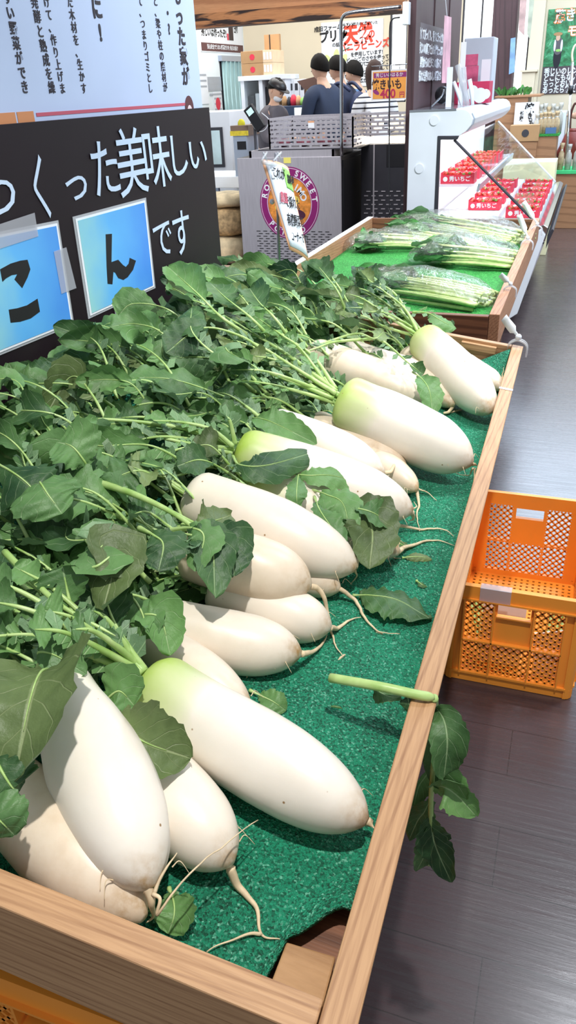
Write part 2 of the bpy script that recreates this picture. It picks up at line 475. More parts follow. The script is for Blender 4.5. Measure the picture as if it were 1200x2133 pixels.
M_['spinach'] = leaf_mat('dark_greens_leaf', '1A4A20', '4F9448', '9CC480')
def sm(x): x = max(0, min(1, x)); return x * x * (3 - 2 * x)
# ================================================================== room shell
struct(obj('floor', MB().bb((-4.6, -1.2, -.05), (3.2, 11.1, 0)), M_['floor'], origin=(0, 0, 0)))
WALL_L = -4.48
wl = MB(); wl.bb((WALL_L - .1, -1.2, 0), (WALL_L, 11.1, 3.0)); struct(obj('wall_left', wl, M_['whitewall']))
BY = 11.0
def px_x(px, Y, y=100): return PY(px, y, Y).x
w1a, w1b = px_x(812, BY), px_x(848, BY)
w2a, w2b = px_x(962, BY, 60), px_x(1042, BY, 60)
w3a, w3b = px_x(1072, BY), px_x(1101, BY)
wb = MB(); z0, z1 = 1.22, 2.55
for a, b_ in ((WALL_L, w1a), (w1b, w2a), (w2b, w3a), (w3b, 3.2)): wb.bb((a, BY, 0), (b_, BY + .12, 3.0))
for a, b_ in ((w1a, w1b), (w2a, w2b), (w3a, w3b)): wb.bb((a, BY, 0), (b_, BY + .12, z0)); wb.bb((a, BY, z1), (b_, BY + .12, 3.0))
struct(obj('wall_back', wb, M_['cream']))
M_['winglow'] = mat('bright_overcast_daylight', 'F4F9FF', .5, var=0, emit=1.6)
for i, (a, b_) in enumerate(((w1a, w1b), (w2a, w2b), (w3a, w3b))):
    fr = MB(); t_ = .018
    fr.bb((a, BY + .02, z0), (a + t_, BY + .06, z1)); fr.bb((b_ - t_, BY + .02, z0), (b_, BY + .06, z1)); fr.bb((a, BY + .02, z1 - t_), (b_, BY + .06, z1)); fr.bb((a, BY + .02, z0), (b_, BY + .06, z0 + t_))
    if i == 1: fr.bb(((a + b_) / 2 - .008, BY + .02, z0), ((a + b_) / 2 + .008, BY + .06, z1))
    wf = obj('window_%d' % (i + 1), fr, M_['dkgrey']); struct(wf)
    obj('pane', MB().bb((a, BY + .035, z0), (b_, BY + .042, z1)), M_['glass'], wf)
# pale pilaster with a capped sill between window and poster wall
pl_ = MB(); xa, xb = px_x(1101, 10.75), px_x(1128, 10.75); pl_.bb((xa, 10.75, 0), (xb, BY, 3.0)); struct(obj('trim_1', pl_, M_['cream']))
cap = MB(); pz = PY(1095, 146, 10.6).z; cap.bb((px_x(1088, 10.6), 10.6, pz - .02), (px_x(1124, 10.6), 10.76, pz)); cap.bb((px_x(1092, 10.62), 10.62, 0), (px_x(1120, 10.62), 10.75, pz - .02)); struct(obj('trim_2', cap, M_['cream']))
sky = MB(); sky.bb((-4, BY + 1.2, .4), (1.5, BY + 1.25, 3.6)); struct(obj('outdoor_daylight', sky, M_['winglow']))
# beam over the kitchen opening
bz = PY(640, 44, 7.6).z
bxl, bxr = -4.4, px_x(846, 7.6)
tb = empty('timber_beam', ((bxl + bxr) / 2, 7.6, bz), 'brown wooden beam with dark charred edge above the kitchen opening', 'beam')
tb['kind'] = 'structure'
plank('beam_board', (bxl, 7.6, bz + .23), (bxr, 7.6, bz + .23), .26, (0, 0, 1), .14, (0, -1, 0), M_['beam_light'], tb)
plank('beam_board', (bxl, 7.56, bz + .055), (bxr, 7.56, bz + .055), .11, (0, 0, 1), .16, (0, -1, 0), M_['beam_burn'], tb)
# dark timber partition running back from the display case
wp = empty('timber_partition', (-1.07, 6.1, 0), 'dark stained timber post and panel partition behind the refrigerated case', 'partition')
plank('corner_post', (-1.047, 5.2, 0), (-1.047, 5.2, 3), .045, (1, 0, 0), .14, (0, 1, 0), M_['dark_post'], wp)
yy = 5.28
for k, w_ in enumerate((.30, .26, .30, .28, .30, .28)):
    plank('board', (-1.055 - (.008 if k % 2 else 0), yy + w_ / 2, 0), (-1.055 - (.008 if k % 2 else 0), yy + w_ / 2, 3), .022, (1, 0, 0), w_ - .004, (0, 1, 0), M_['dark_post'], wp)
    yy += w_
pp = PY(1052, 60, 9.5)
plank('dark_post', (pp.x, 9.5, 0), (pp.x, 9.5, 3), .24, (1, 0, 0), .2, (0, 1, 0), M_['dark_post'])
tag(bpy.data.objects['dark_post'], 'dark timber post between the two bright windows on the right', 'post')

# ================================================================== signboards on the left
M_['sign_dark'] = mat('dark_brown_sign_film', '1F161C', .45, var=.05, spec=.25)
M_['sign_white'] = mat('pale_blue_white_sign_panel', 'BCCBEA', .5, var=.02)
M_['sign_text'] = mat('pale_blue_lettering', 'C3D6EE', .6, var=0)
M_['sign_ink'] = mat('dark_violet_ink', '2E2630', .6, var=0)
M_['orange_print'] = mat('orange_print', 'CF8A5A', .6, var=0)
M_['red_print'] = mat('red_print', 'C0576A', .6, var=0)
SX = -1.08
def S(x, y): return PX(x, y, SX)
sg = empty('dark_signboard', (SX - .01, 1.6, 0), 'dark brown signboard with pale brush lettering standing behind the radish leaves', 'signboard')
top = S(442, 223).z
yr = S(450, 400).y
obj('board', MB().bb((SX - .02, .55, .02), (SX, yr, top)), M_['sign_dark'], sg)
def char_on(c, bx, m, parent, X=SX, k=1.18, bold=.003, n='lettering'):
    """one character filling the box (x0, y0, x1, y1) seen on the plane X"""
    x0, y0, x1, y1 = bx
    a = PX(x0, (y0 + y1) / 2, X); b_ = PX(x1, (y0 + y1) / 2, X); t = PX((x0 + x1) / 2, y0, X); u = PX((x0 + x1) / 2, y1, X)
    h = (t.z - u.z); w = b_.y - a.y
    return text(n, c, (X + .0012 + .0006 * (ord(c) % 3), (a.y + b_.y) / 2, (t.z + u.z) / 2 - h * .02), h * k, m, parent, FX, w / h * .93, bold)
for c, bx in (('つ', (-42, 365, 36, 462)), ('く', (62, 332, 108, 465)), ('っ', (128, 345, 186, 425)), ('た', (188, 300, 248, 415)), ('美', (243, 282, 303, 412)),
              ('味', (298, 277, 353, 396)), ('し', (348, 285, 392, 372)), ('い', (390, 290, 430, 358)), ('で', (318, 462, 358, 540)), ('す', (358, 444, 396, 536))):
    char_on(c, bx, M_['sign_text'], sg)
# upper pale panel
S2 = SX - .03
ug = empty('white_signboard', (S2 - .01, 1.5, 0), 'pale blue-white signboard with vertical dark text behind the dark signboard', 'signboard')
yr2 = PX(412, 110, S2).y
obj('board', MB().bb((S2 - .02, .5, .02), (S2, yr2, 2.05)), M_['sign_white'], ug)
def vline(chars, x0, y0, x1, y1, w, bold=.015, gap=1.0, X=S2):
    """a vertical line of characters from the pixel (x0,y0) to (x1,y1)"""
    n = len(chars)
    A, Bq = PX(x0, y0, X), PX(x1, y1, X)
    step = (Bq - A) / n
    for i, c in enumerate(chars):
        p = A + step * (i + .5); h = abs(step.z)
        text('lettering', c, (X + .0012, p.y, p.z), h * gap, M_['sign_ink'], ug, FX, w, bold)
vline('もった家が', 366, -30, 389, 182, 1.0, .035, 1.0)
vline('・・?', 345, -20, 353, 78, 1.0, .035, .95)
vline('と、梁や柱の廃材が', 322, -8, 345, 194, 1.05, .01, .98)
vline('て、つまりゴミとし', 290, -8, 314, 196, 1.05, .01, .98)
vline('に!', 198, -4, 212, 94, 1.0, .04, .98)
vline('た木材を、生かす', 143, -8, 176, 198, 1.0, .01, .98)
vline('けて、作り上げま', 94, -8, 132, 198, 1.0, .01, .98)
vline('発酵と熟成を繰', 68, -10, 110, 198, 1.0, .012, .98)
vline('すい野菜ができ', 12, -20, 54, 198, 1.0, .02, .98)
lb = MB(); a = PX(76, 243, S2); b_ = PX(395, 225, S2); lb.bb((S2, a.y, a.z - .0), (S2 + .001, b_.y, a.z + .007)); obj('red_rule', lb, M_['red_print'], ug)
lb = MB(); a = PX(0, 250, S2); b_ = PX(70, 240, S2); m_ = PX(34, 244, S2); lb.bb((S2, a.y - .3, a.z - .02), (S2 + .001, m_.y - .003, a.z + .012)); lb.bb((S2, m_.y + .003, a.z - .02), (S2 + .001, b_.y, a.z + .012)); obj('orange_rule', lb, M_['orange_print'], ug)
# printed head at the panel's lower corner (a small drawn face mostly hidden)
M_['print_brown'] = mat('brown_print', '5A2F33', .6, var=0); M_['print_skin'] = mat('pale_pink_print', 'E5CFD2', .6, var=0)
fp = PX(394, 222, S2); mb = MB(); mb.prism([(S2 + .0005, fp.y + .028 * math.cos(t), fp.z - .004 + .032 * math.sin(t)) for t in [PI * 2 * i / 20 for i in range(20)]], (.0008, 0, 0)); obj('printed_portrait', mb, M_['print_brown'], ug)
mb = MB(); mb.prism([(S2 + .0014, fp.y + .016 * math.cos(t), fp.z - .016 + .02 * math.sin(t)) for t in [PI * 2 * i / 20 for i in range(20)]], (.0005, 0, 0)); obj('printed_face', mb, M_['print_skin'], ug)
# the two blue cards
def card_mat():
    t = NT('blue_gradient_card'); v = t.coord((1, 1, 1)); sp = t.n('ShaderNodeSeparateXYZ'); t.l(v, sp.inputs[0])
    f = t.math('ADD', t.math('ADD', t.math('MULTIPLY', sp.outputs[1], 3.0), t.math('MULTIPLY', t.noise(v, 9, 2), .5)), .30)
    t.l(t.ramp(f, [(0, lin('9FD8D0')), (.45, lin('62B4F0')), (1, lin('4C92E6'))]), t.b.inputs['Base Color']); t.b.inputs['Roughness'].default_value = .3
    return t.m
M_['card'] = card_mat()
def card(q, label, glyph, tapes):
    P = [PX(x, y, SX + .004) for x, y in q]          # tl, tr, br, bl
    c = sum(P, V()) / 4
    r = empty('laminated_card', (SX + .002, c.y, min(p.z for p in P)), label, 'card', None)
    mb = MB(); o2 = [c + (p - c) * 1.05 for p in P]; mb.prism([V((SX + .001, p.y, p.z)) for p in o2], (.0012, 0, 0)); obj('laminate', mb, M_['clear'], r)
    mb = MB(); mb.prism([V((SX + .0025, p.y, p.z)) for p in P], (.0008, 0, 0)); obj('white_border', mb, M_['paper'], r)
    inn = [c + (p - c) * .955 for p in P]; mb = MB(); mb.prism([V((SX + .0034, p.y, p.z)) for p in inn], (.0006, 0, 0)); obj('blue_print', mb, M_['card'], r)
    for g in glyph:
        mb = MB(); mb.prism([PX(x, y, SX + .0041) for x, y in g], (.0005, 0, 0)); obj('brush_letter', mb, M_['ink'], r)
    for tq in tapes:
        mb = MB(); mb.prism([PX(x, y, SX + .0052) for x, y in tq], (.0003, 0, 0)); obj('tape', mb, M_['tape'], r)
card(((158, 456), (303, 417), (322, 597), (189, 658)), 'blue card with the black letter ん taped to the dark signboard', [
    [(220, 488), (233, 487), (232, 546), (246, 541), (256, 552), (262, 556), (268, 549), (270, 537), (283, 543), (277, 562), (266, 577), (257, 583), (246, 579), (240, 568), (236, 566), (234, 592), (224, 591), (222, 556)]],
    [[(238, 640), (274, 622), (277, 640), (240, 656)]])
card(((-40, 497), (120, 465), (152, 673), (-22, 744)), 'blue card with the black letter こ taped at the left of the signboard', [
    [(0, 561), (22, 549), (42, 543), (57, 541), (63, 561), (57, 578), (46, 600), (30, 582), (36, 571), (24, 573), (12, 580), (5, 587)],
    [(18, 645), (36, 642), (56, 636), (78, 622), (83, 649), (64, 663), (42, 670), (22, 672)]],
    [[(-10, 470), (72, 443), (80, 492), (-6, 520)], [(112, 524), (138, 515), (159, 600), (128, 612)]])

# ================================================================== the near produce box (tilted towards the shopper)
def bx_plank(name, a, b_, w, wd, t, td, m, parent): return plank(name, a, b_, w, wd, t, td, m, parent, .002)
NB = empty('produce_box', BO + BU * .47 + BV * .95 - BN * .13, 'long pine produce box holding the white radishes on green matting', 'produce box')
hh = .115
def Br(u, v, n): return BO + BU * u + BV * v + BN * n
RT = .031
bx_plank('side_rail', Br(RT / 2, 0, -hh / 2), Br(RT / 2, BL, -hh / 2), hh, BN, RT, BU, M_['pine'], NB)
bx_plank('side_rail', Br(BW - RT / 2, 0, -hh / 2), Br(BW - RT / 2, BL, -hh / 2), hh, BN, RT, BU, M_['pine'], NB)
bx_plank('end_rail', Br(RT + .001, RT / 2 + .004, -hh / 2), Br(BW - RT - .001, RT / 2 + .004, -hh / 2), hh, BN, RT, BV, M_['pine'], NB)
bx_plank('end_rail', Br(RT + .001, BL - .012, -hh / 2), Br(BW - RT - .001, BL - .012, -hh / 2), hh, BN, .022, BV, M_['pine_dark'] if 0 else M_['pine'], NB)
bx_plank('inner_batten', Br(RT + .04, BL - .03, -.018), Br(RT + .14, BL - .03, -.018), .02, BN, .014, BV, M_['pine'], NB)
bx_plank('bottom_board', Br(RT, BL / 2, -.105), Br(BW - RT, BL / 2, -.105), BL - .07, BV, .012, BN, M_['pine_dark'], NB)  # darker wood colour stands in for the shade in the mat corner gap
# wooden corner block seen beside the lifted mat corner
cb = MB(); cq = [(597, 1961), (700, 1992), (672, 2098), (562, 2052)]
cb.prism([BP(x, y, .012) for x, y in cq], BN * -.03); obj('corner_block', cb, M_['plywood'], NB, bevel=.002)
# green mat
random.seed(4)
mt = MB(); P = []; NU, NV = 60, 120
blk = [uvh(BP(x, y, 0)) for x, y in cq]
kA = uvh(BP(716, 1914)); kB = uvh(BP(594, 1964))
for j in range(NV + 1):
    row = []
    for i in range(NU + 1):
        u = RT + .002 + (BW - 2 * RT - .004) * (i / NU) ** 1.5; vb = 0
        vb = kB[1] + (kA[1] - kB[1]) * sm((kB[0] - u) / (kB[0] - kA[0])) if u < kB[0] else .036 + (kB[1] - .036) * (1 - sm((u - kB[0]) / .010))
        v = vb + (BL - .04 - vb) * (j / NV) ** 1.15
        z = .004 + .002 * noise.noise(V((u * 6, v * 6, 0)))
        du, dv = u - RT, v - .035
        # near right corner lies on the block, curls and bridges over a gap
        z += .016 * (1 - sm((u - .02) / .12)) * (1 - sm((v - vb) / .05))
        # far right corner folded upwards
        g = max(0, 1 - (du * 1.15 + (BL - .08 - dv)) / .13)
        z += .075 * g * 1.0
        # lifted against the left rail
        z += .05 * max(0, (u - (BW - .09)) / .09)
        row.append(B(u, v, z))
    P.append(row)
mt.grid(P, uv=False)
obj('green_mat', mt, M_['felt'], NB, smooth=True, solid=.006)
# repair tape on the right rail
tp = MB(); a, b_ = BP(1052, 812, -BED), BP(1052, 805, -BED)
ua, va, _ = uvh(a)
tp.bb((0, 0, 0), (.033, .012, .0006))
obj_local('white_tape', tp, M_['paper'], frame(BU, BV, BN, Br(0, va, .0006)), NB)
# stand of stacked plastic crates below is built with the crates

# ================================================================== radishes
rnd = random.Random(7)
def bez(p, n):
    """smooth polyline (Catmull-Rom) through the points p with n samples"""
    p = [V(q) for q in p]; q = [p[0] * 2 - p[1]] + p + [p[-1] * 2 - p[-2]]; out = []; m = len(p) - 1
    for i in range(n + 1):
        t = i / n * m; k = min(int(t), m - 1); f = t - k; a, b_, c, d = q[k:k + 4]
        out.append(.5 * ((2 * b_) + (c - a) * f + (2 * a - 5 * b_ + 4 * c - d) * f * f + (3 * b_ - a - 3 * c + d) * f ** 3))
    return out
def clampleaf(p, lo=.006):
    if p.x < SX + .012: p = V((SX + .012 + .01 * abs(noise.noise(p * 40)), p.y, p.z))
    if 0 < uvh(p)[0] < BW and uvh(p)[2] < lo and 0 < uvh(p)[1] < BL: p = p + BN * (lo - uvh(p)[2])
    return p
def body(name, pts, r, parent, neck=.8, green=.0, dirt=.2, seed=0, n=44, seg=28, clampz=True, blunt=2.4, tipr=.1, crease=0):
    sp = bez(pts, n); mb = MB(); cols = []
    L = sum((sp[i + 1] - sp[i]).length for i in range(n)); acc = 0
    ref = BN.copy()
    for i, p in enumerate(sp):
        t = i / n
        tg = (sp[min(i + 1, n)] - sp[max(i - 1, 0)]).normalized()
        a = (ref - tg * ref.dot(tg)).normalized(); w = tg.cross(a)
        capt = min(1, t / .09); cap = .30 + .70 * math.sqrt(max(0, 1 - (1 - capt) ** 2))
        bodyr = neck + (1 - neck) * sm(t / .55)
        tail = 1.0
        if t > .55: q = (t - .55) / .45; tail = max(tipr, (1 - q ** blunt) ** (.62))
        rr = r * cap * bodyr * tail
        for k in range(seg):
            an = 2 * PI * k / seg
            d = a * math.cos(an) + w * math.sin(an)
            nn = noise.noise(V((seed * 7.1, t * 2.6, 0)) + d * .7)
            n2 = noise.noise(V((seed * 3.3, t * 9, 4)) + d * 1.3)
            q = rr * (1 + .07 * nn + .018 * n2 - crease * .14 * math.exp(-((an - 5.2 + t * .5) / .22) ** 2) * sm(t * 3))
            pt = p + d * q
            if clampz:
                h = uvh(pt)[2]
                if h < .006: pt = pt + BN * (.006 - h)
            mb.v.append(pt)
            gg = green * max(0, 1 - t / (.33 + .12 * nn)) ** .7 if t < .42 else 0
            gg = min(1, gg * (1 if t > .01 else .8))
            dd = dirt * (.35 + .65 * max(0, noise.noise(V((seed, t * 4, 2)) + d)) * 1.5) + (.9 * max(0, (t - .88) / .12) ** 1.5) + (.35 * max(0, (t - .72) / .28) ** 2 if dirt > .1 else 0)
            cols.append((gg, min(1, dd), min(.75, dirt * 3.2), 1))
    for i in range(n):
        for k in range(seg):
            k2 = (k + 1) % seg
            mb.face((i * seg + k, (i + 1) * seg + k, (i + 1) * seg + k2, i * seg + k2))
    mb.face([k for k in range(seg)]); mb.face([n * seg + k for k in range(seg)][::-1])
    o = obj(name, mb, M_['daikon'], parent, smooth=True)
    ca = o.data.color_attributes.new(name='tone', type='FLOAT_COLOR', domain='POINT')
    for i, c in enumerate(cols): ca.data[i].color = c
    return o, sp
def root(pts, r0, parent, name='tail_root', r1=.0006):
    pts = [(q + BN * (.011 - uvh(q)[2]) if uvh(q)[2] < .011 and uvh(q)[0] > 0 else q) for q in map(V, pts)]
    p = bez(pts, max(10, 6 * len(pts)))
    n = len(p) - 1
    q = [x + V([noise.noise(x * 60 + V((k * 9, 0, 0))) for k in range(3)]) * min(.0025, r0) for x in p]; q[0] = p[0]
    return obj(name, MB().tube(q, [r1 + (r0 - r1) * (1 - i / n) ** 1.3 for i in range(n + 1)], 7), M_['root'], parent, smooth=True)

def blade_mesh(sp, N0, width, seed, lobes=0, cup=.25, wav=.12):
    """leaf blade along the spine sp; N0 roughly the upper side"""
    R = random.Random(seed); n = len(sp) - 1; ph = R.random() * 10; mb = MB(); rows = []; J = 8
    fold = R.uniform(-.5, .9) * cup * 3; tw = R.uniform(-.5, .5)
    for i, p in enumerate(sp):
        t = i / n
        tg = (sp[min(i + 1, n)] - sp[max(i - 1, 0)]).normalized()
        a = (N0 - tg * N0.dot(tg)); a = a.normalized() if a.length > 1e-4 else tg.orthogonal().normalized()
        s = tg.cross(a); c_, s_ = math.cos(tw * t), math.sin(tw * t); a, s = a * c_ + s * s_, s * c_ - a * s_
        base = math.sin(PI * min(1, .03 + .97 * t ** .85)) ** .5 * (.62 + .38 * sm(t * 1.8))
        if t < .22: base = min(base, .12 + t * 2.6 + .10 * math.sin(t * 60 + ph))
        row = []
        for side in (-1, 1):
            ser = 1 + .05 * math.sin(t * 19 + ph + side) + .045 * math.sin(t * 57 + ph * 3 * side) + .03 * (((t * 12.5 + ph * side) % 1.0) - .5) * 2
            deep = 1 - .5 * max(0, math.sin(t * 11 + ph * 2 + side * 1.3)) ** 6 * max(0, .75 - t)
            hw = width * base * ser * deep
            if i == n: hw = width * .05
            ks = range(J, 0, -1) if side < 0 else range(1, J + 1)
            for k in ks:
                f = k / J
                wv = wav * width * math.sin(t * 9 + side * 2 + ph) * f * f + .05 * width * math.sin(t * 33 + f * 5 + ph * 3) * f
                row.append((p + s * (side * hw * f * math.cos(fold * f)) + a * (hw * math.sin(fold * f) * f + wv), side, f))
        mid = (p - a * width * .02, 0, 0)
        row = row[:J] + [mid] + row[J:]
        rows.append([clampleaf(q[0]) for q in row])
    b = 0; nn = 2 * J + 1
    for r_ in rows:
        for q in r_: mb.v.append(q)
    for i in range(n):
        for j in range(nn - 1):
            mb.face((i * nn + j, i * nn + j + 1, (i + 1) * nn + j + 1, (i + 1) * nn + j),
                    [(j / (nn - 1), i / n), ((j + 1) / (nn - 1), i / n), ((j + 1) / (nn - 1), (i + 1) / n), (j / (nn - 1), (i + 1) / n)])
    return mb
LEAFN = [0]
def leaf(parent, pts, width, frac=.5, r0=.0045, N0=None, lobes=True, seed=None, wav=.2):
    """one radish leaf: a stalk (with ragged little lobes) and its blade as a sub-part"""
    LEAFN[0] += 1; seed = LEAFN[0] if seed is None else seed
    R = random.Random(seed)
    sp = bez(pts, 36); sp = [clampleaf(p, .008) for p in sp]
    k = int(36 * (1 - frac)); N0 = N0 or (BN + V((R.uniform(-.6, .9), R.uniform(-1.0, .3), 0))).normalized()
    st = MB(); m = min(36, k + int((36 - k) * .8))
    st.tube(sp[:m + 1], [r0 * (1 - .55 * min(1, i / max(k, 1))) if i <= k else r0 * .45 * (1 - (i - k) / (m - k + 1) * .85) for i in range(m + 1)], 7)
    so = obj('leaf_stalk', st, M_['stalk'], parent, smooth=True)
    bsp = sp[k:]
    if len(bsp) < 19: bsp = bez(bsp[::2] + ([bsp[-1]] if (len(bsp) - 1) % 2 else []), 22)
    mb = blade_mesh(bsp, N0, width, seed, wav=wav)
    if lobes and k > 10:
        # small side lobes on the stalk
        for q in range(R.randint(7, 13)):
            i = R.randint(int(k * .35), k - 2); p = sp[i]; tg = (sp[i + 1] - sp[i - 1]).normalized(); side = tg.cross(N0).normalized() * R.choice((-1, 1))
            L = R.uniform(.010, .030); d = (side + tg * .5 + N0 * R.uniform(-.2, .5)).normalized()
            e = p + d * L; wv_ = tg * L * .38
            b0 = len(mb.v)
            for v_ in (p - wv_ * .2, p + wv_ * .3, p + d * L * .55 + wv_, e, p + d * L * .5 - wv_): mb.v.append(clampleaf(v_))
            mb.face((b0, b0 + 1, b0 + 2, b0 + 3, b0 + 4), [(.45, .1), (.55, .1), (.7, .3), (.6, .5), (.3, .3)])
    obj('leaf_blade', mb, M_['leaf_old' if R.random() < .16 else 'leaf'], so, smooth=True)
    return so

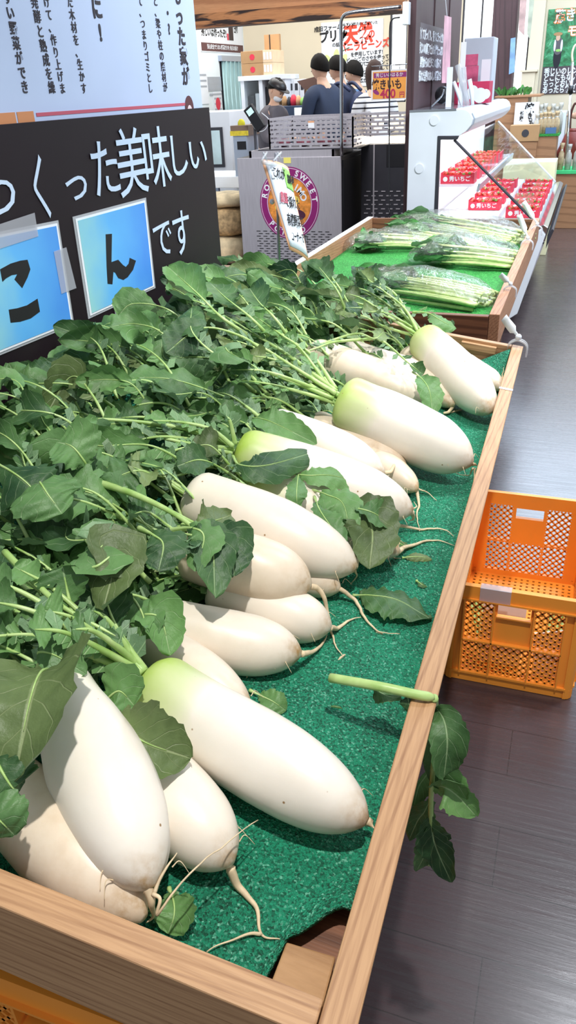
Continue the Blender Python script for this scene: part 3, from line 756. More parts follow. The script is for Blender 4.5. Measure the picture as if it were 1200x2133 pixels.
# crown px, crown h, tip px, tip h, half width px, neck, green, dirt, root lists [[(px,py,h)...]], label, leaves (target px, height, spread px, count)
D = [
 dict(c=(306, 1418), ch=.075, t=(764, 1712), th=.052, w=88, neck=.93, green=1, dirt=.03, blunt=3.0, roots=[[(768, 1712, .03), (778, 1725, .03)]],
      label='largest white radish with bright green shoulder lying across the front, tip at the rail', n=6, tg=(20, 1200), sp=(120, 70), hh=(.07, .11)),
 dict(c=(112, 1400), ch=.115, t=(312, 1848), th=.075, w=106, neck=.62, green=.15, dirt=.03, blunt=2.8, crease=1, roots=[[(305, 1850, .07), (318, 1880, .06), (322, 1905, .04), (305, 1925, .03)], [(318, 1862, .07), (335, 1870, .07), (330, 1905, .06), (360, 1860, .08), (430, 1790, .09), (540, 1706, .06)], [(322, 1860, .07), (345, 1810, .08), (370, 1775, .08)]],
      label='bright white radish at the front left with a hairy root tip, on top of another', n=6, tg=(-110, 1340), sp=(60, 90), hh=(.10, .15)),
 dict(c=(212, 1490), ch=.06, t=(482, 1800), th=.042, w=84, neck=.72, green=.2, dirt=.08, blunt=3.0, roots=[[(480, 1806, .03), (500, 1850, .012), (530, 1890, .008), (545, 1945, .008), (582, 1960, .008)], [(545, 1948, .006), (500, 1958, .006), (430, 1988, .006)]],
      label='white radish between the two front ones with a long forked root on the mat', n=3, tg=(20, 1400), sp=(60, 30), hh=(.05, .07)),
 dict(c=(-70, 1560), ch=.05, t=(300, 1912), th=.045, w=92, neck=.8, green=.1, dirt=.45, blunt=2.2, roots=[],
      label='brownish dirty radish at the bottom left underneath, against the near rail', n=3, tg=(-150, 1400), sp=(50, 60), hh=(.06, .1)),
 dict(c=(262, 1290), ch=.045, t=(520, 1478), th=.038, w=56, neck=.8, green=.1, dirt=.15, roots=[],
      label='white radish mostly hidden behind the large green-shouldered front one', n=4, tg=(120, 1200), sp=(80, 50), hh=(.05, .08)),
 dict(c=(300, 1290), ch=.045, t=(628, 1362), th=.038, w=64, neck=.9, green=.1, dirt=.12, blunt=3.0, roots=[[(628, 1362, .034), (650, 1358, .02), (672, 1340, .01), (680, 1322, .01)], [(520, 1392, .01), (515, 1400, .004), (512, 1418, .003)]],
      label='white radish just behind the large front one, root curling up at its tip', n=7, tg=(110, 1150), sp=(100, 60), hh=(.1, .16)),
 dict(c=(440, 1225), ch=.04, t=(690, 1308), th=.034, w=56, neck=.9, green=.1, dirt=.1, blunt=2.8, roots=[[(686, 1308, .03), (706, 1308, .01), (730, 1295, .006), (750, 1292, .006)]],
      label='white radish under the dirty-topped one, short root pointing right', n=5, tg=(210, 1110), sp=(80, 60), hh=(.08, .14)),
 dict(c=(385, 1138), ch=.095, t=(648, 1222), th=.075, w=70, neck=.92, green=.1, dirt=.3, blunt=2.5, roots=[[(645, 1220, .07), (665, 1228, .06), (680, 1262, .035), (688, 1310, .01), (698, 1350, .006), (712, 1370, .006)]],
      label='plump white radish with dirty patches resting on the one below it, mid row', n=7, tg=(170, 1020), sp=(110, 60), hh=(.13, .19)),
 dict(c=(392, 1030), ch=.1, t=(742, 1184), th=.06, w=72, neck=.85, green=.08, dirt=.1, crease=.6, roots=[[(738, 1182, .055), (745, 1160, .06), (728, 1140, .06), (738, 1118, .06)], [(740, 1186, .05), (742, 1200, .03), (730, 1218, .01)]],
      label='twin-lobed white radish in the middle with a second leg fused to its side', n=7, tg=(180, 950), sp=(110, 50), hh=(.13, .2)),
 dict(c=(525, 1135), ch=.035, t=(708, 1228), th=.03, w=44, neck=.9, green=.0, dirt=.2, roots=[[(705, 1226, .03), (740, 1250, .015), (762, 1295, .008), (790, 1322, .006), (832, 1326, .006)]],
      label='small radish under the middle pile with a long root sweeping right', n=2, tg=(300, 1080), sp=(50, 40), hh=(.06, .1)),
 dict(c=(520, 1012), ch=.075, t=(832, 1152), th=.035, w=54, neck=.93, green=.8, dirt=.12, roots=[[(828, 1150, .03), (850, 1138, .015), (900, 1128, .008), (944, 1138, .008)], [(826, 1155, .03), (818, 1162, .01), (835, 1168, .006)]],
      label='white radish with green shoulder partly covered by dark torn leaves', n=6, tg=(300, 960), sp=(110, 40), hh=(.1, .15)),
 dict(c=(492, 940), ch=.1, t=(860, 1066), th=.055, w=62, neck=.93, green=.95, dirt=.05, blunt=2.8, roots=[[(858, 1066, .05), (862, 1080, .03), (850, 1084, .03)], [(856, 1060, .055), (868, 1056, .05), (862, 1045, .05)]],
      label='white radish with pale green shoulder and a leaf over it, blunt frayed tip', n=5, tg=(200, 880), sp=(90, 35), hh=(.07, .11)),
 dict(c=(560, 885), ch=.09, t=(800, 988), th=.07, w=46, neck=.9, green=.0, dirt=.04, roots=[[(795, 985, .065), (815, 980, .06), (818, 955, .06), (788, 922, .065), (768, 940, .065)]],
      label='clean white radish lying behind the leaf-covered green-shouldered one', n=6, tg=(330, 820), sp=(110, 50), hh=(.12, .18)),
 dict(c=(648, 885), ch=.04, t=(846, 984), th=.035, w=44, neck=.9, green=0, dirt=.55, roots=[],
      label='brown-tinged radish in the shade below the big upper white one', n=3, tg=(450, 820), sp=(70, 40), hh=(.06, .1)),
 dict(c=(735, 940), ch=.032, t=(870, 1020), th=.03, w=34, neck=.85, green=0, dirt=.25, blunt=2.0, roots=[[(868, 1018, .025), (872, 1050, .01), (868, 1080, .006), (874, 1110, .006)], [(870, 1018, .02), (890, 1030, .008), (908, 1046, .006)]],
      label='small radish tip with two thin roots poking out beneath the middle row', n=2, tg=(520, 880), sp=(50, 30), hh=(.05, .09)),
 dict(c=(640, 1010), ch=.035, t=(826, 1094), th=.032, w=36, neck=.9, green=0, dirt=.1, blunt=2.0, roots=[[(822, 1094, .028), (870, 1102, .012), (920, 1106, .008), (945, 1120, .008)]],
      label='nearly hidden radish whose thin root runs right to the rail', n=2, tg=(470, 950), sp=(50, 30), hh=(.05, .09)),
 dict(c=(706, 832), ch=.12, t=(984, 966), th=.062, w=64, neck=.9, green=.9, dirt=.03, blunt=2.6, roots=[[(982, 966, .055), (996, 972, .04)], [(985, 975, .05), (975, 990, .02), (940, 985, .01)], [(990, 975, .04), (988, 1000, .02), (975, 1050, .01)]],
      label='large clean white radish with green shoulder, second biggest, reaching the rail', n=7, tg=(480, 690), sp=(120, 50), hh=(.08, .14)),
 dict(c=(640, 742), ch=.075, t=(900, 838), th=.05, w=46, neck=.95, green=.1, dirt=.22, roots=[[(895, 838, .045), (905, 842, .03)]],
      label='wrinkled cream radish lying behind the second biggest one', n=6, tg=(470, 640), sp=(110, 45), hh=(.12, .2)),
 dict(c=(715, 735), ch=.05, t=(918, 800), th=.04, w=36, neck=.95, green=.0, dirt=.12, roots=[],
      label='slender white radish at the back of the row under the leaf stalks', n=6, tg=(560, 640), sp=(90, 40), hh=(.12, .18)),
 dict(c=(850, 742), ch=.045, t=(945, 842), th=.035, w=34, neck=.95, green=.05, dirt=.3, roots=[[(944, 842, .03), (935, 858, .015), (925, 862, .01), (950, 856, .01), (985, 845, .012), (1020, 815, .03)]],
      label='stubby cream radish wedged under the farthest large one', n=4, tg=(690, 640), sp=(80, 40), hh=(.1, .16)),
 dict(c=(878, 702), ch=.115, t=(1024, 856), th=.055, w=46, neck=.88, green=.85, dirt=.08, blunt=2.8, roots=[[(1024, 856, .05), (1030, 862, .03)], [(1022, 850, .05), (1012, 825, .06), (1004, 815, .06)]],
      label='farthest large white radish with yellow-green shoulder and a cracked tip', n=9, tg=(680, 575), sp=(100, 40), hh=(.12, .20)),
 dict(c=(965, 752), ch=.035, t=(1046, 808), th=.03, w=24, neck=.9, green=0, dirt=.15, blunt=2.0, roots=[[(1045, 808, .025), (1046, 790, .04), (1050, 765, .06)]],
      label='small radish tip in the far right corner behind the farthest large one', n=1, tg=(880, 700), sp=(30, 20), hh=(.05, .09)),
]
def dirvec(a, b_): return (b_ - a).normalized()
for i, d in enumerate(D):
    a, b_ = BP(*d['c'], d['ch']), BP(*d['t'], d['th'])
    r = d['w'] * (depth((a + b_) / 2)) / F_PX
    lowest = (d['th'] if d['th'] < d['ch'] else d['ch'])
    mid = (a + b_) / 2 + BU.cross(BN) * rnd.uniform(-.006, .006) + BN * rnd.uniform(-.003, .004)
    rt = empty('daikon_radish', (mid.x, mid.y, min(a.z, b_.z) - r * .8), d['label'], 'radish', 'white radishes in the near box')
    body('body', [a, a.lerp(mid, .98), b_] if 0 else [a, mid, b_], r, rt, d['neck'], d['green'], d['dirt'], i + 1, blunt=d.get('blunt', 2.4), crease=d.get('crease', 0), tipr=.11)
    d['r'] = r; d['o'] = rt; d['a'] = a
    ax = (b_ - a).normalized()
    for q in d['roots']: root([BP(x, y, h) for x, y, h in q], min(.0055, r * .12) if q is d['roots'][0] else .0022, rt)
    # fine hair roots near the tip
    for k in range(3):
        p = b_ - ax * rnd.uniform(.005, .05); sd = ax.cross(BN) * rnd.choice((-1, 1)); p0 = p + sd * r * .5
        root([p0, p0 + sd * .008 + BN * .004, p0 + sd * .014 + ax * .01 - BN * .006], .0008, rt, 'hair_root', .0003)
    # leaves: crown tuft
    tgt = d['tg']
    for k in range(d['n']):
        px, py = tgt[0] + rnd.uniform(-1, 1) * d['sp'][0], tgt[1] + rnd.uniform(-1, 1) * d['sp'][1]
        e = BP(px, py, rnd.uniform(*d['hh']))
        out = -ax
        st = a + out * .002 + ax.cross(BN) * rnd.uniform(-.5, .5) * r * .4 + BN * rnd.uniform(-.4, .4) * r * .4
        L = (e - st).length
        if L > .42: e = st + (e - st) * (.42 / L); L = .42
        c1 = st + (out * .65 + (e - st).normalized() * .35) * L * .33 + BN * .015
        c2 = st.lerp(e, .68) + BN * rnd.uniform(.0, .035)
        leaf(rt, [st, c1, c2, e], rnd.uniform(.03, .052), rnd.uniform(.36, .5), rnd.uniform(.0036, .0055))
# second leg fused to the twin-lobed radish
tw = D[8]
lo, _ = body('fused_leg', [BP(480, 1098, .075), BP(560, 1140, .07), BP(668, 1200, .045)], .040, tw['o'], .5, 0, .1, 77, blunt=1.8)

def hero(k, pts, w, frac, r0=.0045, N0=None, wav=.14, lobes=True): leaf(D[k]['o'], [BP(x, y, h) for x, y, h in pts], w, frac, r0, N0, lobes, None, wav)
up_cam = (BN + V((0, -.45, 0)) + V((.15, 0, 0))).normalized()
hero(1, [(110, 1395, .13), (85, 1400, .17), (62, 1460, .19), (28, 1630, .15)], .072, .85, N0=up_cam, wav=.05)
hero(1, [(105, 1385, .12), (80, 1360, .15), (115, 1365, .155), (180, 1405, .14)], .022, .7, N0=up_cam)
hero(1, [(-20, 1560, .16), (0, 1600, .16), (25, 1640, .15), (40, 1650, .14)], .03, .8, N0=up_cam)
hero(1, [(-60, 1640, .14), (-30, 1680, .14), (0, 1710, .14), (30, 1740, .12)], .03, .8, N0=up_cam)
hero(2, [(205, 1480, .08), (225, 1455, .1), (250, 1440, .115), (280, 1470, .10)], .034, .75, N0=up_cam)
hero(2, [(215, 1490, .09), (245, 1500, .12), (300, 1545, .12), (398, 1580, .10)], .044, .72, N0=up_cam, wav=.08)
hero(11, [(485, 950, .12), (500, 968, .14), (560, 968, .145), (664, 938, .13)], .036, .72, .003, N0=up_cam, wav=.06)
hero(11, [(490, 960, .11), (500, 975, .12), (520, 985, .12), (548, 990, .11)], .02, .6, .003, N0=up_cam)
hero(12, [(520, 870, .10), (545, 872, .14), (580, 885, .14), (660, 925, .13)], .036, .85, .003, N0=up_cam)
hero(10, [(600, 985, .1), (640, 990, .12), (690, 990, .12), (750, 1005, .1)], .028, .8, .003, N0=up_cam)
hero(10, [(625, 970, .1), (620, 1000, .12), (618, 1030, .12), (620, 1060, .1)], .02, .8, .003, N0=up_cam)
hero(10, [(650, 1020, .1), (680, 1030, .12), (715, 1050, .12), (730, 1120, .09)], .034, .8, .003, N0=up_cam)
hero(10, [(655, 1035, .1), (665, 1060, .115), (685, 1090, .11), (718, 1135, .09)], .026, .8, .003, N0=up_cam)
hero(10, [(700, 1050, .1), (745, 1060, .11), (775, 1100, .10), (770, 1185, .06)], .052, .85, .003, N0=up_cam, wav=.08)
hero(10, [(715, 1055, .11), (760, 1062, .12), (790, 1075, .11), (818, 1100, .08)], .03, .8, .003, N0=up_cam)
hero(7, [(205, 1005, .17), (280, 1030, .18), (370, 1075, .17), (460, 1145, .15)], .004, .06, .0062, N0=up_cam, lobes=False)
hero(7, [(340, 1110, .14), (400, 1115, .17), (440, 1130, .17), (448, 1245, .13)], .036, .72, N0=up_cam, wav=.16)
hero(7, [(350, 1105, .15), (400, 1100, .175), (425, 1120, .175), (405, 1190, .15)], .030, .7, N0=up_cam, wav=.16)
hero(7, [(380, 1100, .15), (440, 1110, .17), (480, 1130, .165), (488, 1200, .14)], .035, .7, N0=up_cam)
hero(7, [(380, 1095, .15), (410, 1090, .165), (445, 1085, .165), (482, 1072, .15)], .034, .7, N0=up_cam)
hero(7, [(290, 1100, .15), (320, 1115, .17), (340, 1135, .17), (330, 1190, .15)], .038, .72, N0=up_cam)
hero(5, [(280, 1290, .09), (300, 1280, .13), (335, 1290, .13), (355, 1365, .10)], .034, .75, N0=up_cam)
hero(5, [(260, 1240, .09), (280, 1250, .13), (300, 1290, .13), (290, 1330, .11)], .028, .75, N0=up_cam)
hero(0, [(295, 1400, .1), (185, 1365, .12), (150, 1270, .15), (130, 1180, .19)], .035, .3, .0062, N0=up_cam)
hero(0, [(295, 1395, .1), (150, 1300, .12), (60, 1230, .13), (-40, 1150, .14)], .03, .25, .0066, N0=up_cam)
hero(0, [(295, 1405, .09), (170, 1350, .12), (60, 1290, .13), (-60, 1215, .13)], .03, .2, .0066, N0=up_cam)
hero(0, [(300, 1400, .1), (230, 1330, .12), (180, 1290, .14), (120, 1240, .15)], .03, .25, .0062, N0=up_cam)
hero(0, [(300, 1395, .1), (270, 1350, .12), (235, 1290, .14), (205, 1200, .17)], .035, .4, .0052, N0=up_cam)
hero(0, [(295, 1410, .09), (200, 1370, .12), (100, 1335, .13), (20, 1295, .13)], .025, .2, .006, N0=up_cam)
hero(0, [(150, 1190, .17), (200, 1180, .2), (240, 1160, .2), (215, 1270, .17)], .045, .7, N0=up_cam)
hero(4, [(180, 1120, .17), (190, 1140, .2), (210, 1140, .21), (240, 1090, .21)], .045, .75, N0=up_cam)
hero(4, [(10, 1150, .16), (90, 1230, .17), (140, 1270, .17), (250, 1330, .15)], .006, .1, .005, N0=up_cam)
hero(8, [(60, 980, .18), (80, 1000, .21), (100, 1030, .21), (130, 1070, .19)], .055, .8, N0=up_cam, wav=.08)
hero(8, [(-20, 960, .18), (20, 980, .21), (60, 1010, .21), (100, 1060, .18)], .05, .8, N0=up_cam, wav=.08)
hero(8, [(190, 990, .17), (175, 960, .2), (150, 930, .22), (120, 920, .22)], .05, .75, N0=up_cam)
hero(11, [(485, 930, .12), (420, 900, .15), (300, 880, .16), (195, 872, .17)], .004, .05, .006, N0=up_cam, lobes=False)
hero(11, [(485, 935, .12), (400, 925, .14), (300, 905, .15), (230, 900, .15)], .02, .2, .005, N0=up_cam)
hero(11, [(485, 930, .13), (440, 895, .16), (380, 880, .17), (300, 875, .18)], .02, .2, .005, N0=up_cam)
hero(11, [(490, 925, .13), (480, 880, .17), (470, 868, .18), (460, 860, .19)], .02, .3, .0045, N0=up_cam)
hero(16, [(700, 815, .14), (600, 740, .17), (520, 690, .2), (440, 640, .22)], .03, .25, .0052, N0=up_cam)
hero(16, [(700, 820, .14), (620, 770, .17), (540, 720, .19), (470, 690, .2)], .03, .25, .0052, N0=up_cam)
hero(16, [(700, 810, .14), (650, 740, .18), (590, 700, .21), (520, 650, .23)], .035, .3, .0052, N0=up_cam)
hero(16, [(695, 830, .13), (620, 800, .15), (540, 770, .17), (460, 750, .18)], .03, .25, .005, N0=up_cam)
hero(16, [(695, 838, .12), (620, 815, .14), (560, 800, .15), (490, 790, .15)], .03, .25, .005, N0=up_cam)
hero(16, [(560, 740, .17), (500, 700, .22), (420, 684, .24), (345, 735, .2)], .048, .38, .0045, N0=up_cam, wav=.08)
hero(16, [(500, 760, .18), (450, 740, .21), (400, 690, .24), (400, 640, .24)], .036, .4, .004, N0=up_cam)
hero(16, [(520, 700, .2), (460, 660, .24), (410, 610, .26), (350, 555, .28)], .05, .42, .005, N0=up_cam, wav=.06)
hero(16, [(560, 700, .2), (520, 660, .24), (470, 620, .25), (440, 590, .25)], .045, .45, .0045, N0=up_cam)
hero(16, [(600, 700, .2), (570, 660, .24), (540, 630, .25), (520, 600, .25)], .045, .45, .0045, N0=up_cam)
hero(16, [(480, 735, .21), (470, 725, .24), (480, 735, .24), (520, 755, .21)], .04, .7, .004, N0=up_cam)
hero(20, [(870, 690, .13), (840, 640, .17), (790, 600, .2), (745, 565, .22)], .03, .25, .0048, N0=up_cam)
hero(20, [(865, 695, .13), (810, 660, .17), (760, 625, .19), (720, 610, .2)], .03, .25, .0048, N0=up_cam)
hero(20, [(870, 685, .13), (820, 610, .18), (770, 585, .2), (740, 575, .21)], .03, .3, .0048, N0=up_cam)
hero(20, [(865, 700, .12), (800, 680, .15), (760, 660, .17), (700, 640, .18)], .03, .25, .0045, N0=up_cam)
hero(20, [(720, 650, .17), (705, 610, .22), (680, 575, .24), (655, 545, .24)], .04, .4, .004, N0=up_cam)
hero(20, [(730, 640, .18), (700, 590, .23), (670, 560, .24), (640, 575, .22)], .05, .4, .004, N0=up_cam)
hero(20, [(660, 720, .12), (740, 695, .15), (780, 705, .16), (800, 690, .15)], .025, .3, .004, N0=up_cam)
hero(20, [(780, 700, .14), (810, 720, .15), (850, 755, .14), (882, 780, .12)], .022, .3, .0042, N0=up_cam)
hero(20, [(860, 775, .12), (880, 790, .13), (895, 815, .12), (902, 865, .08)], .034, .8, .003, N0=up_cam)
hero(20, [(860, 650, .16), (890, 652, .17), (915, 665, .17), (950, 685, .15)], .03, .6, .004, N0=up_cam)
hero(17, [(780, 705, .14), (700, 712, .15), (660, 725, .15), (600, 745, .16)], .02, .2, .0045, N0=up_cam)
hx = random.Random(33)
for kk, p0, ends, h1 in ((0, (300, 1405), ((-40, 1200), (-30, 1250), (60, 1310), (150, 1310), (30, 1180), (90, 1270), (190, 1270)), .17), (11, (487, 935), ((210, 885), (230, 915), (260, 925), (290, 890), (240, 870), (330, 955)), .15), (16, (702, 825), ((470, 650), (500, 690), (450, 700), (520, 740), (560, 680), (480, 770), (590, 700)), .19), (20, (868, 692), ((750, 570), (730, 595), (770, 590), (720, 640), (760, 650)), .19)):
    for ex, ey in ends:
        a_, e_ = BP(p0[0] + hx.uniform(-6, 4), p0[1] + hx.uniform(-10, 12), .115 if kk else .09), BP(ex, ey, h1 + hx.uniform(-.01, .02))
        m1 = a_.lerp(e_, .35) + BN * .012; m2 = a_.lerp(e_, .7) + BN * .016
        leaf(D[kk]['o'], [a_, m1, m2, e_], hx.uniform(.022, .034), .2, hx.uniform(.0042, .0056) * (1.2 if kk == 0 else .95), N0=up_cam, lobes=(kk != 0 or hx.random() < .35))
# fill of further leaves over the heap, shared among the radishes
fr_ = random.Random(21)
COR = [(uvh(BP(*p, .12)), uvh(BP(*q, .14)), w_) for p, q, w_ in (((300, 1400), (40, 1230), .085), ((490, 935), (210, 890), .07), ((700, 830), (470, 700), .10), ((870, 695), (730, 600), .08), ((430, 1130), (230, 1020), .05))]
for k in range(360):
    u = .30 + .62 * fr_.random() ** .62; v = .05 + 1.95 * fr_.random()
    if v > BL - .02 and u < .55: continue
    ang = PI + fr_.uniform(-.9, .9)
    hgt = .07 + .11 * sm((u - .3) / .45) + fr_.uniform(-.08, .035)
    if v < .45: u = max(u, .5); hgt = .10 + .05 * fr_.random()
    if u < .52: hgt *= .55; 
    for q0, q1, w_ in COR:
        A_, B_ = V((q0[0], q0[1], 0)), V((q1[0], q1[1], 0)); P_ = V((u, v, 0)); t_ = max(0, min(1, (P_ - A_).dot(B_ - A_) / (B_ - A_).length_squared))
        if (P_ - A_.lerp(B_, t_)).length < w_: hgt = min(hgt, .045)
    own = min(range(len(D)), key=lambda q: (uvh(D[q]['a'])[0] + .12 - u) ** 2 + (uvh(D[q]['a'])[1] - v) ** 2 + (0 if len(D[q]['o'].children) < 46 else 9))
    ca_ = uvh(D[own]['a'])
    if u < ca_[0] + .02: u = ca_[0] + .04 + .1 * fr_.random()
    e = B(u, v, hgt)
    L = fr_.uniform(.13, .24)
    st = B(max(.3, u - L * fr_.uniform(.5, 1)), v + fr_.uniform(-.1, .1), hgt * .6)
    drop = B(min(.97, u + fr_.uniform(.02, .09)), v + fr_.uniform(-.08, .08), max(.03, hgt + fr_.uniform(-.07, .03)))
    leaf(D[own]['o'], [st, st.lerp(e, .5) + BN * .03, e, drop], fr_.uniform(.024, .046), fr_.uniform(.5, .65), fr_.uniform(.003, .0045),
         (BN * fr_.uniform(.3, 1) + V((fr_.uniform(-.4, 1.0), fr_.uniform(-1.2, .3), 0))).normalized())
# loose leaves
def loose(label, pts, w, frac, r0=.003, cat='leaf', wav=.1, N0=None):
    c = sum(pts, V()) / len(pts)
    rt = empty('radish_leaf', (c.x, c.y, min(p.z for p in pts)), label, cat)
    leaf(rt, pts, w, frac, r0, N0 or up_cam, False, None, wav); return rt
loose('wide dark green leaf lying alone on the green mat near the rail', [BP(735, 1240, .012), BP(775, 1240, .02), BP(830, 1250, .022), BP(900, 1290, .012)], .056, .88, wav=.07, N0=BN)
loose('small folded leaf on the mat behind the largest radish', [BP(520, 1438, .012), BP(545, 1450, .015), BP(570, 1462, .02), BP(596, 1480, .012)], .018, .75)
loose('torn leaf tucked under the root tips at the front left', [BP(352, 1850, .015), BP(362, 1880, .02), BP(362, 1910, .02), BP(350, 1945, .01)], .026, .85)
loose('short leaf scrap on the mat beside the thin roots', [BP(838, 1162, .01), BP(856, 1160, .014), BP(880, 1160, .014), BP(900, 1166, .01)], .010, .9)
loose('tiny leaf scrap on the mat just below the thin root', [BP(822, 1128, .01), BP(832, 1132, .012), BP(845, 1138, .012), BP(858, 1142, .008)], .008, .9)
loose('tiny leaf scrap on the mat above the wide loose leaf', [BP(868, 1210, .01), BP(874, 1214, .012), BP(880, 1218, .012), BP(890, 1222, .008)], .006, .9)
# broken leaf stem hanging over the rail
RZ = -BED
hs = empty('hanging_radish_leaf', BP(890, 1450, RZ), 'broken green leaf stem draped over the rail, wilted leaf hanging down', 'leaf')
p1 = BP(688, 1412, .075); p2 = BP(790, 1430, RZ + .008); p3 = BP(868, 1447, RZ + .008); p4 = BP(905, 1453, RZ + .006)
obj('leaf_stalk', MB().tube(bez([p1, p2, p3, p4], 16), [.0062] * 14 + [.006, .005, .003], 9), M_['stalk'], hs, smooth=True)
st2 = [p4, PY(905, 1480, .74), PY(905, 1560, .70), PY(898, 1660, .70), PY(897, 1740, .705), PY(893, 1800, .71)]
hk = obj('hanging_stalk', MB().tube(bez(st2, 24), [.005] * 10 + [.0035] * 15, 8), M_['stalk'], hs, smooth=True)
cv = V((.25, -1, .15)).normalized()
def hb(pts, w, seed, Y=.7, wav=.12, N0=cv):
    mb = blade_mesh(bez([PY(x, y, yy) for x, y, yy in pts], 24), N0, w, seed, wav=wav); obj('leaf_blade', mb, M_['leaf'], hs, smooth=True)
hb([(905, 1470, .73), (925, 1500, .71), (932, 1550, .69), (925, 1620, .68)], .028, 301, wav=.3)
hb([(900, 1520, .735), (900, 1550, .72), (908, 1590, .71), (918, 1640, .70)], .020, 302, wav=.3)
hb([(900, 1640, .70), (925, 1640, .69), (955, 1660, .69), (992, 1700, .69)], .028, 303, wav=.06)
hb([(912, 1600, .70), (930, 1610, .69), (950, 1630, .69), (972, 1665, .69)], .016, 304)
hb([(898, 1700, .70), (900, 1730, .70), (910, 1770, .70), (940, 1838, .70)], .026, 305, wav=.08)
hb([(897, 1720, .70), (890, 1750, .70), (885, 1780, .70), (868, 1815, .70)], .018, 306, wav=.08)
hb([(898, 1660, .71), (885, 1690, .715), (870, 1710, .72), (852, 1750, .72)], .018, 307)
hb([(898, 1600, .72), (885, 1620, .73), (872, 1640, .735), (862, 1680, .73)], .018, 308)
hb([(840, 1440, .73), (848, 1450, .72), (852, 1465, .715), (856, 1485, .71)], .012, 309)
mbq = blade_mesh(bez([BP(770, 1425, RZ), BP(790, 1440, RZ - .01), BP(810, 1450, RZ - .01), BP(835, 1452, RZ)], 22), up_cam, .014, 310, wav=.3); obj('leaf_blade', mbq, M_['leaf'], hs, smooth=True)
# crumbs of root skin on the mat
cr = random.Random(5)
for k, (x, y) in enumerate(((712, 1370), (672, 1906), (620, 1930), (628, 1900), (700, 1475), (570, 1672), (905, 1085), (905, 880), (790, 1320), (640, 1700))):
    p = BP(x, y, .006); a_ = cr.uniform(0, PI)
    dq = BU * math.cos(a_) + BV * math.sin(a_)
    L = cr.uniform(.006, .012)
    mb = MB().tube([p - dq * L, p - dq * L * .3 + BN * .002, p + dq * L * .4 + BN * .002, p + dq * L], [.0006, .002, .0018, .0005], 6)
    g = k in (4, 6, 7)
    tag(obj('leaf_crumb' if g else 'root_peeling', mb, M_['leaf'] if g else M_['root'], smooth=True), 'tiny green leaf crumb scattered on the green mat' if g else 'thin pale root peeling scattered on the green mat', 'scrap', 'green crumbs on the mat' if g else 'pale root peelings on the mat')
# ================================================================== far produce box
Z2 = .752
F0, F1 = 2.57, 4.62; X0, X1 = -1.165, -.208
fb = empty('produce_box', ((X0 + X1) / 2, (F0 + F1) / 2, Z2 - .125), 'darker wooden produce box behind, lined with bright turf and bagged greens', 'produce box')
h2 = .115
def fbr(a, b_, w, wd, t, td, m=None): return plank('side_rail' if abs(V(td).x) > .5 else 'end_rail', a, b_, w, wd, t, td, m or M_['pine2'], fb, .002)
fbr((X1 - .017, F0, Z2 - h2 / 2), (X1 - .017, F1, Z2 - h2 / 2), h2, (0, 0, 1), .034, (-1, 0, 0))
fbr((X0 + .015, F0, Z2 - h2 / 2), (X0 + .015, F1, Z2 - h2 / 2), h2, (0, 0, 1), .03, (-1, 0, 0))
fbr((X0 + .031, F0 + .013, Z2 - h2 / 2 - .004), (X1 - .035, F0 + .013, Z2 - h2 / 2 - .004), h2 - .008, (0, 0, 1), .026, (0, -1, 0), M_['pine_dark'])
fbr((X0 + .031, F1 - .013, Z2 - h2 / 2 - .002), (X1 - .035, F1 - .013, Z2 - h2 / 2 - .002), h2 - .004, (0, 0, 1), .026, (0, -1, 0), M_['pine_dark'])
obj('bottom_board', MB().bb((X0 + .03, F0 + .026, Z2 - .115), (X1 - .034, F1 - .026, Z2 - .105)), M_['plywood'], fb)
tg_ = MB(); rows = []
for j in range(60):
    rows.append([V((X0 + .032 + (X1 - X0 - .07) * i / 30, F0 + .028 + (F1 - F0 - .056) * j / 59, Z2 - .082 + .004 * noise.noise(V((i * .3, j * .2, 3))))) for i in range(31)])
tg_.grid(rows, uv=False); obj('turf_mat', tg_, M_['turf'], fb, smooth=True, solid=.008)
lt = MB(); lt.bb((X0 - .001, F0, Z2), (X0 + .03, F1, Z2 + .0015)); obj('white_edge_strip', lt, M_['paper'], fb)
TURF = Z2 - .078
# stand under the far box and under the near box
def trestle(name, x0, x1, y0, y1, ztop, label):
    r = empty(name, ((x0 + x1) / 2, (y0 + y1) / 2, 0), label, 'stand')
    for x in (x0 + .04, x1 - .04):
        for y in (y0 + .06, y1 - .06): plank('leg', (x, y, 0), (x, y, ztop - .05), .05, (1, 0, 0), .05, (0, 1, 0), M_['pine_dark'], r)
    for y in (y0 + .06, y1 - .06): plank('crossbar', (x0, y, ztop - .025), (x1, y, ztop - .025), .05, (0, 0, 1), .04, (0, 1, 0), M_['pine_dark'], r)
trestle('wooden_stand', X0 + .06, X1 - .12, F0 + .1, F1 - .1, Z2 - .115, 'dark wooden stand under the far produce box')

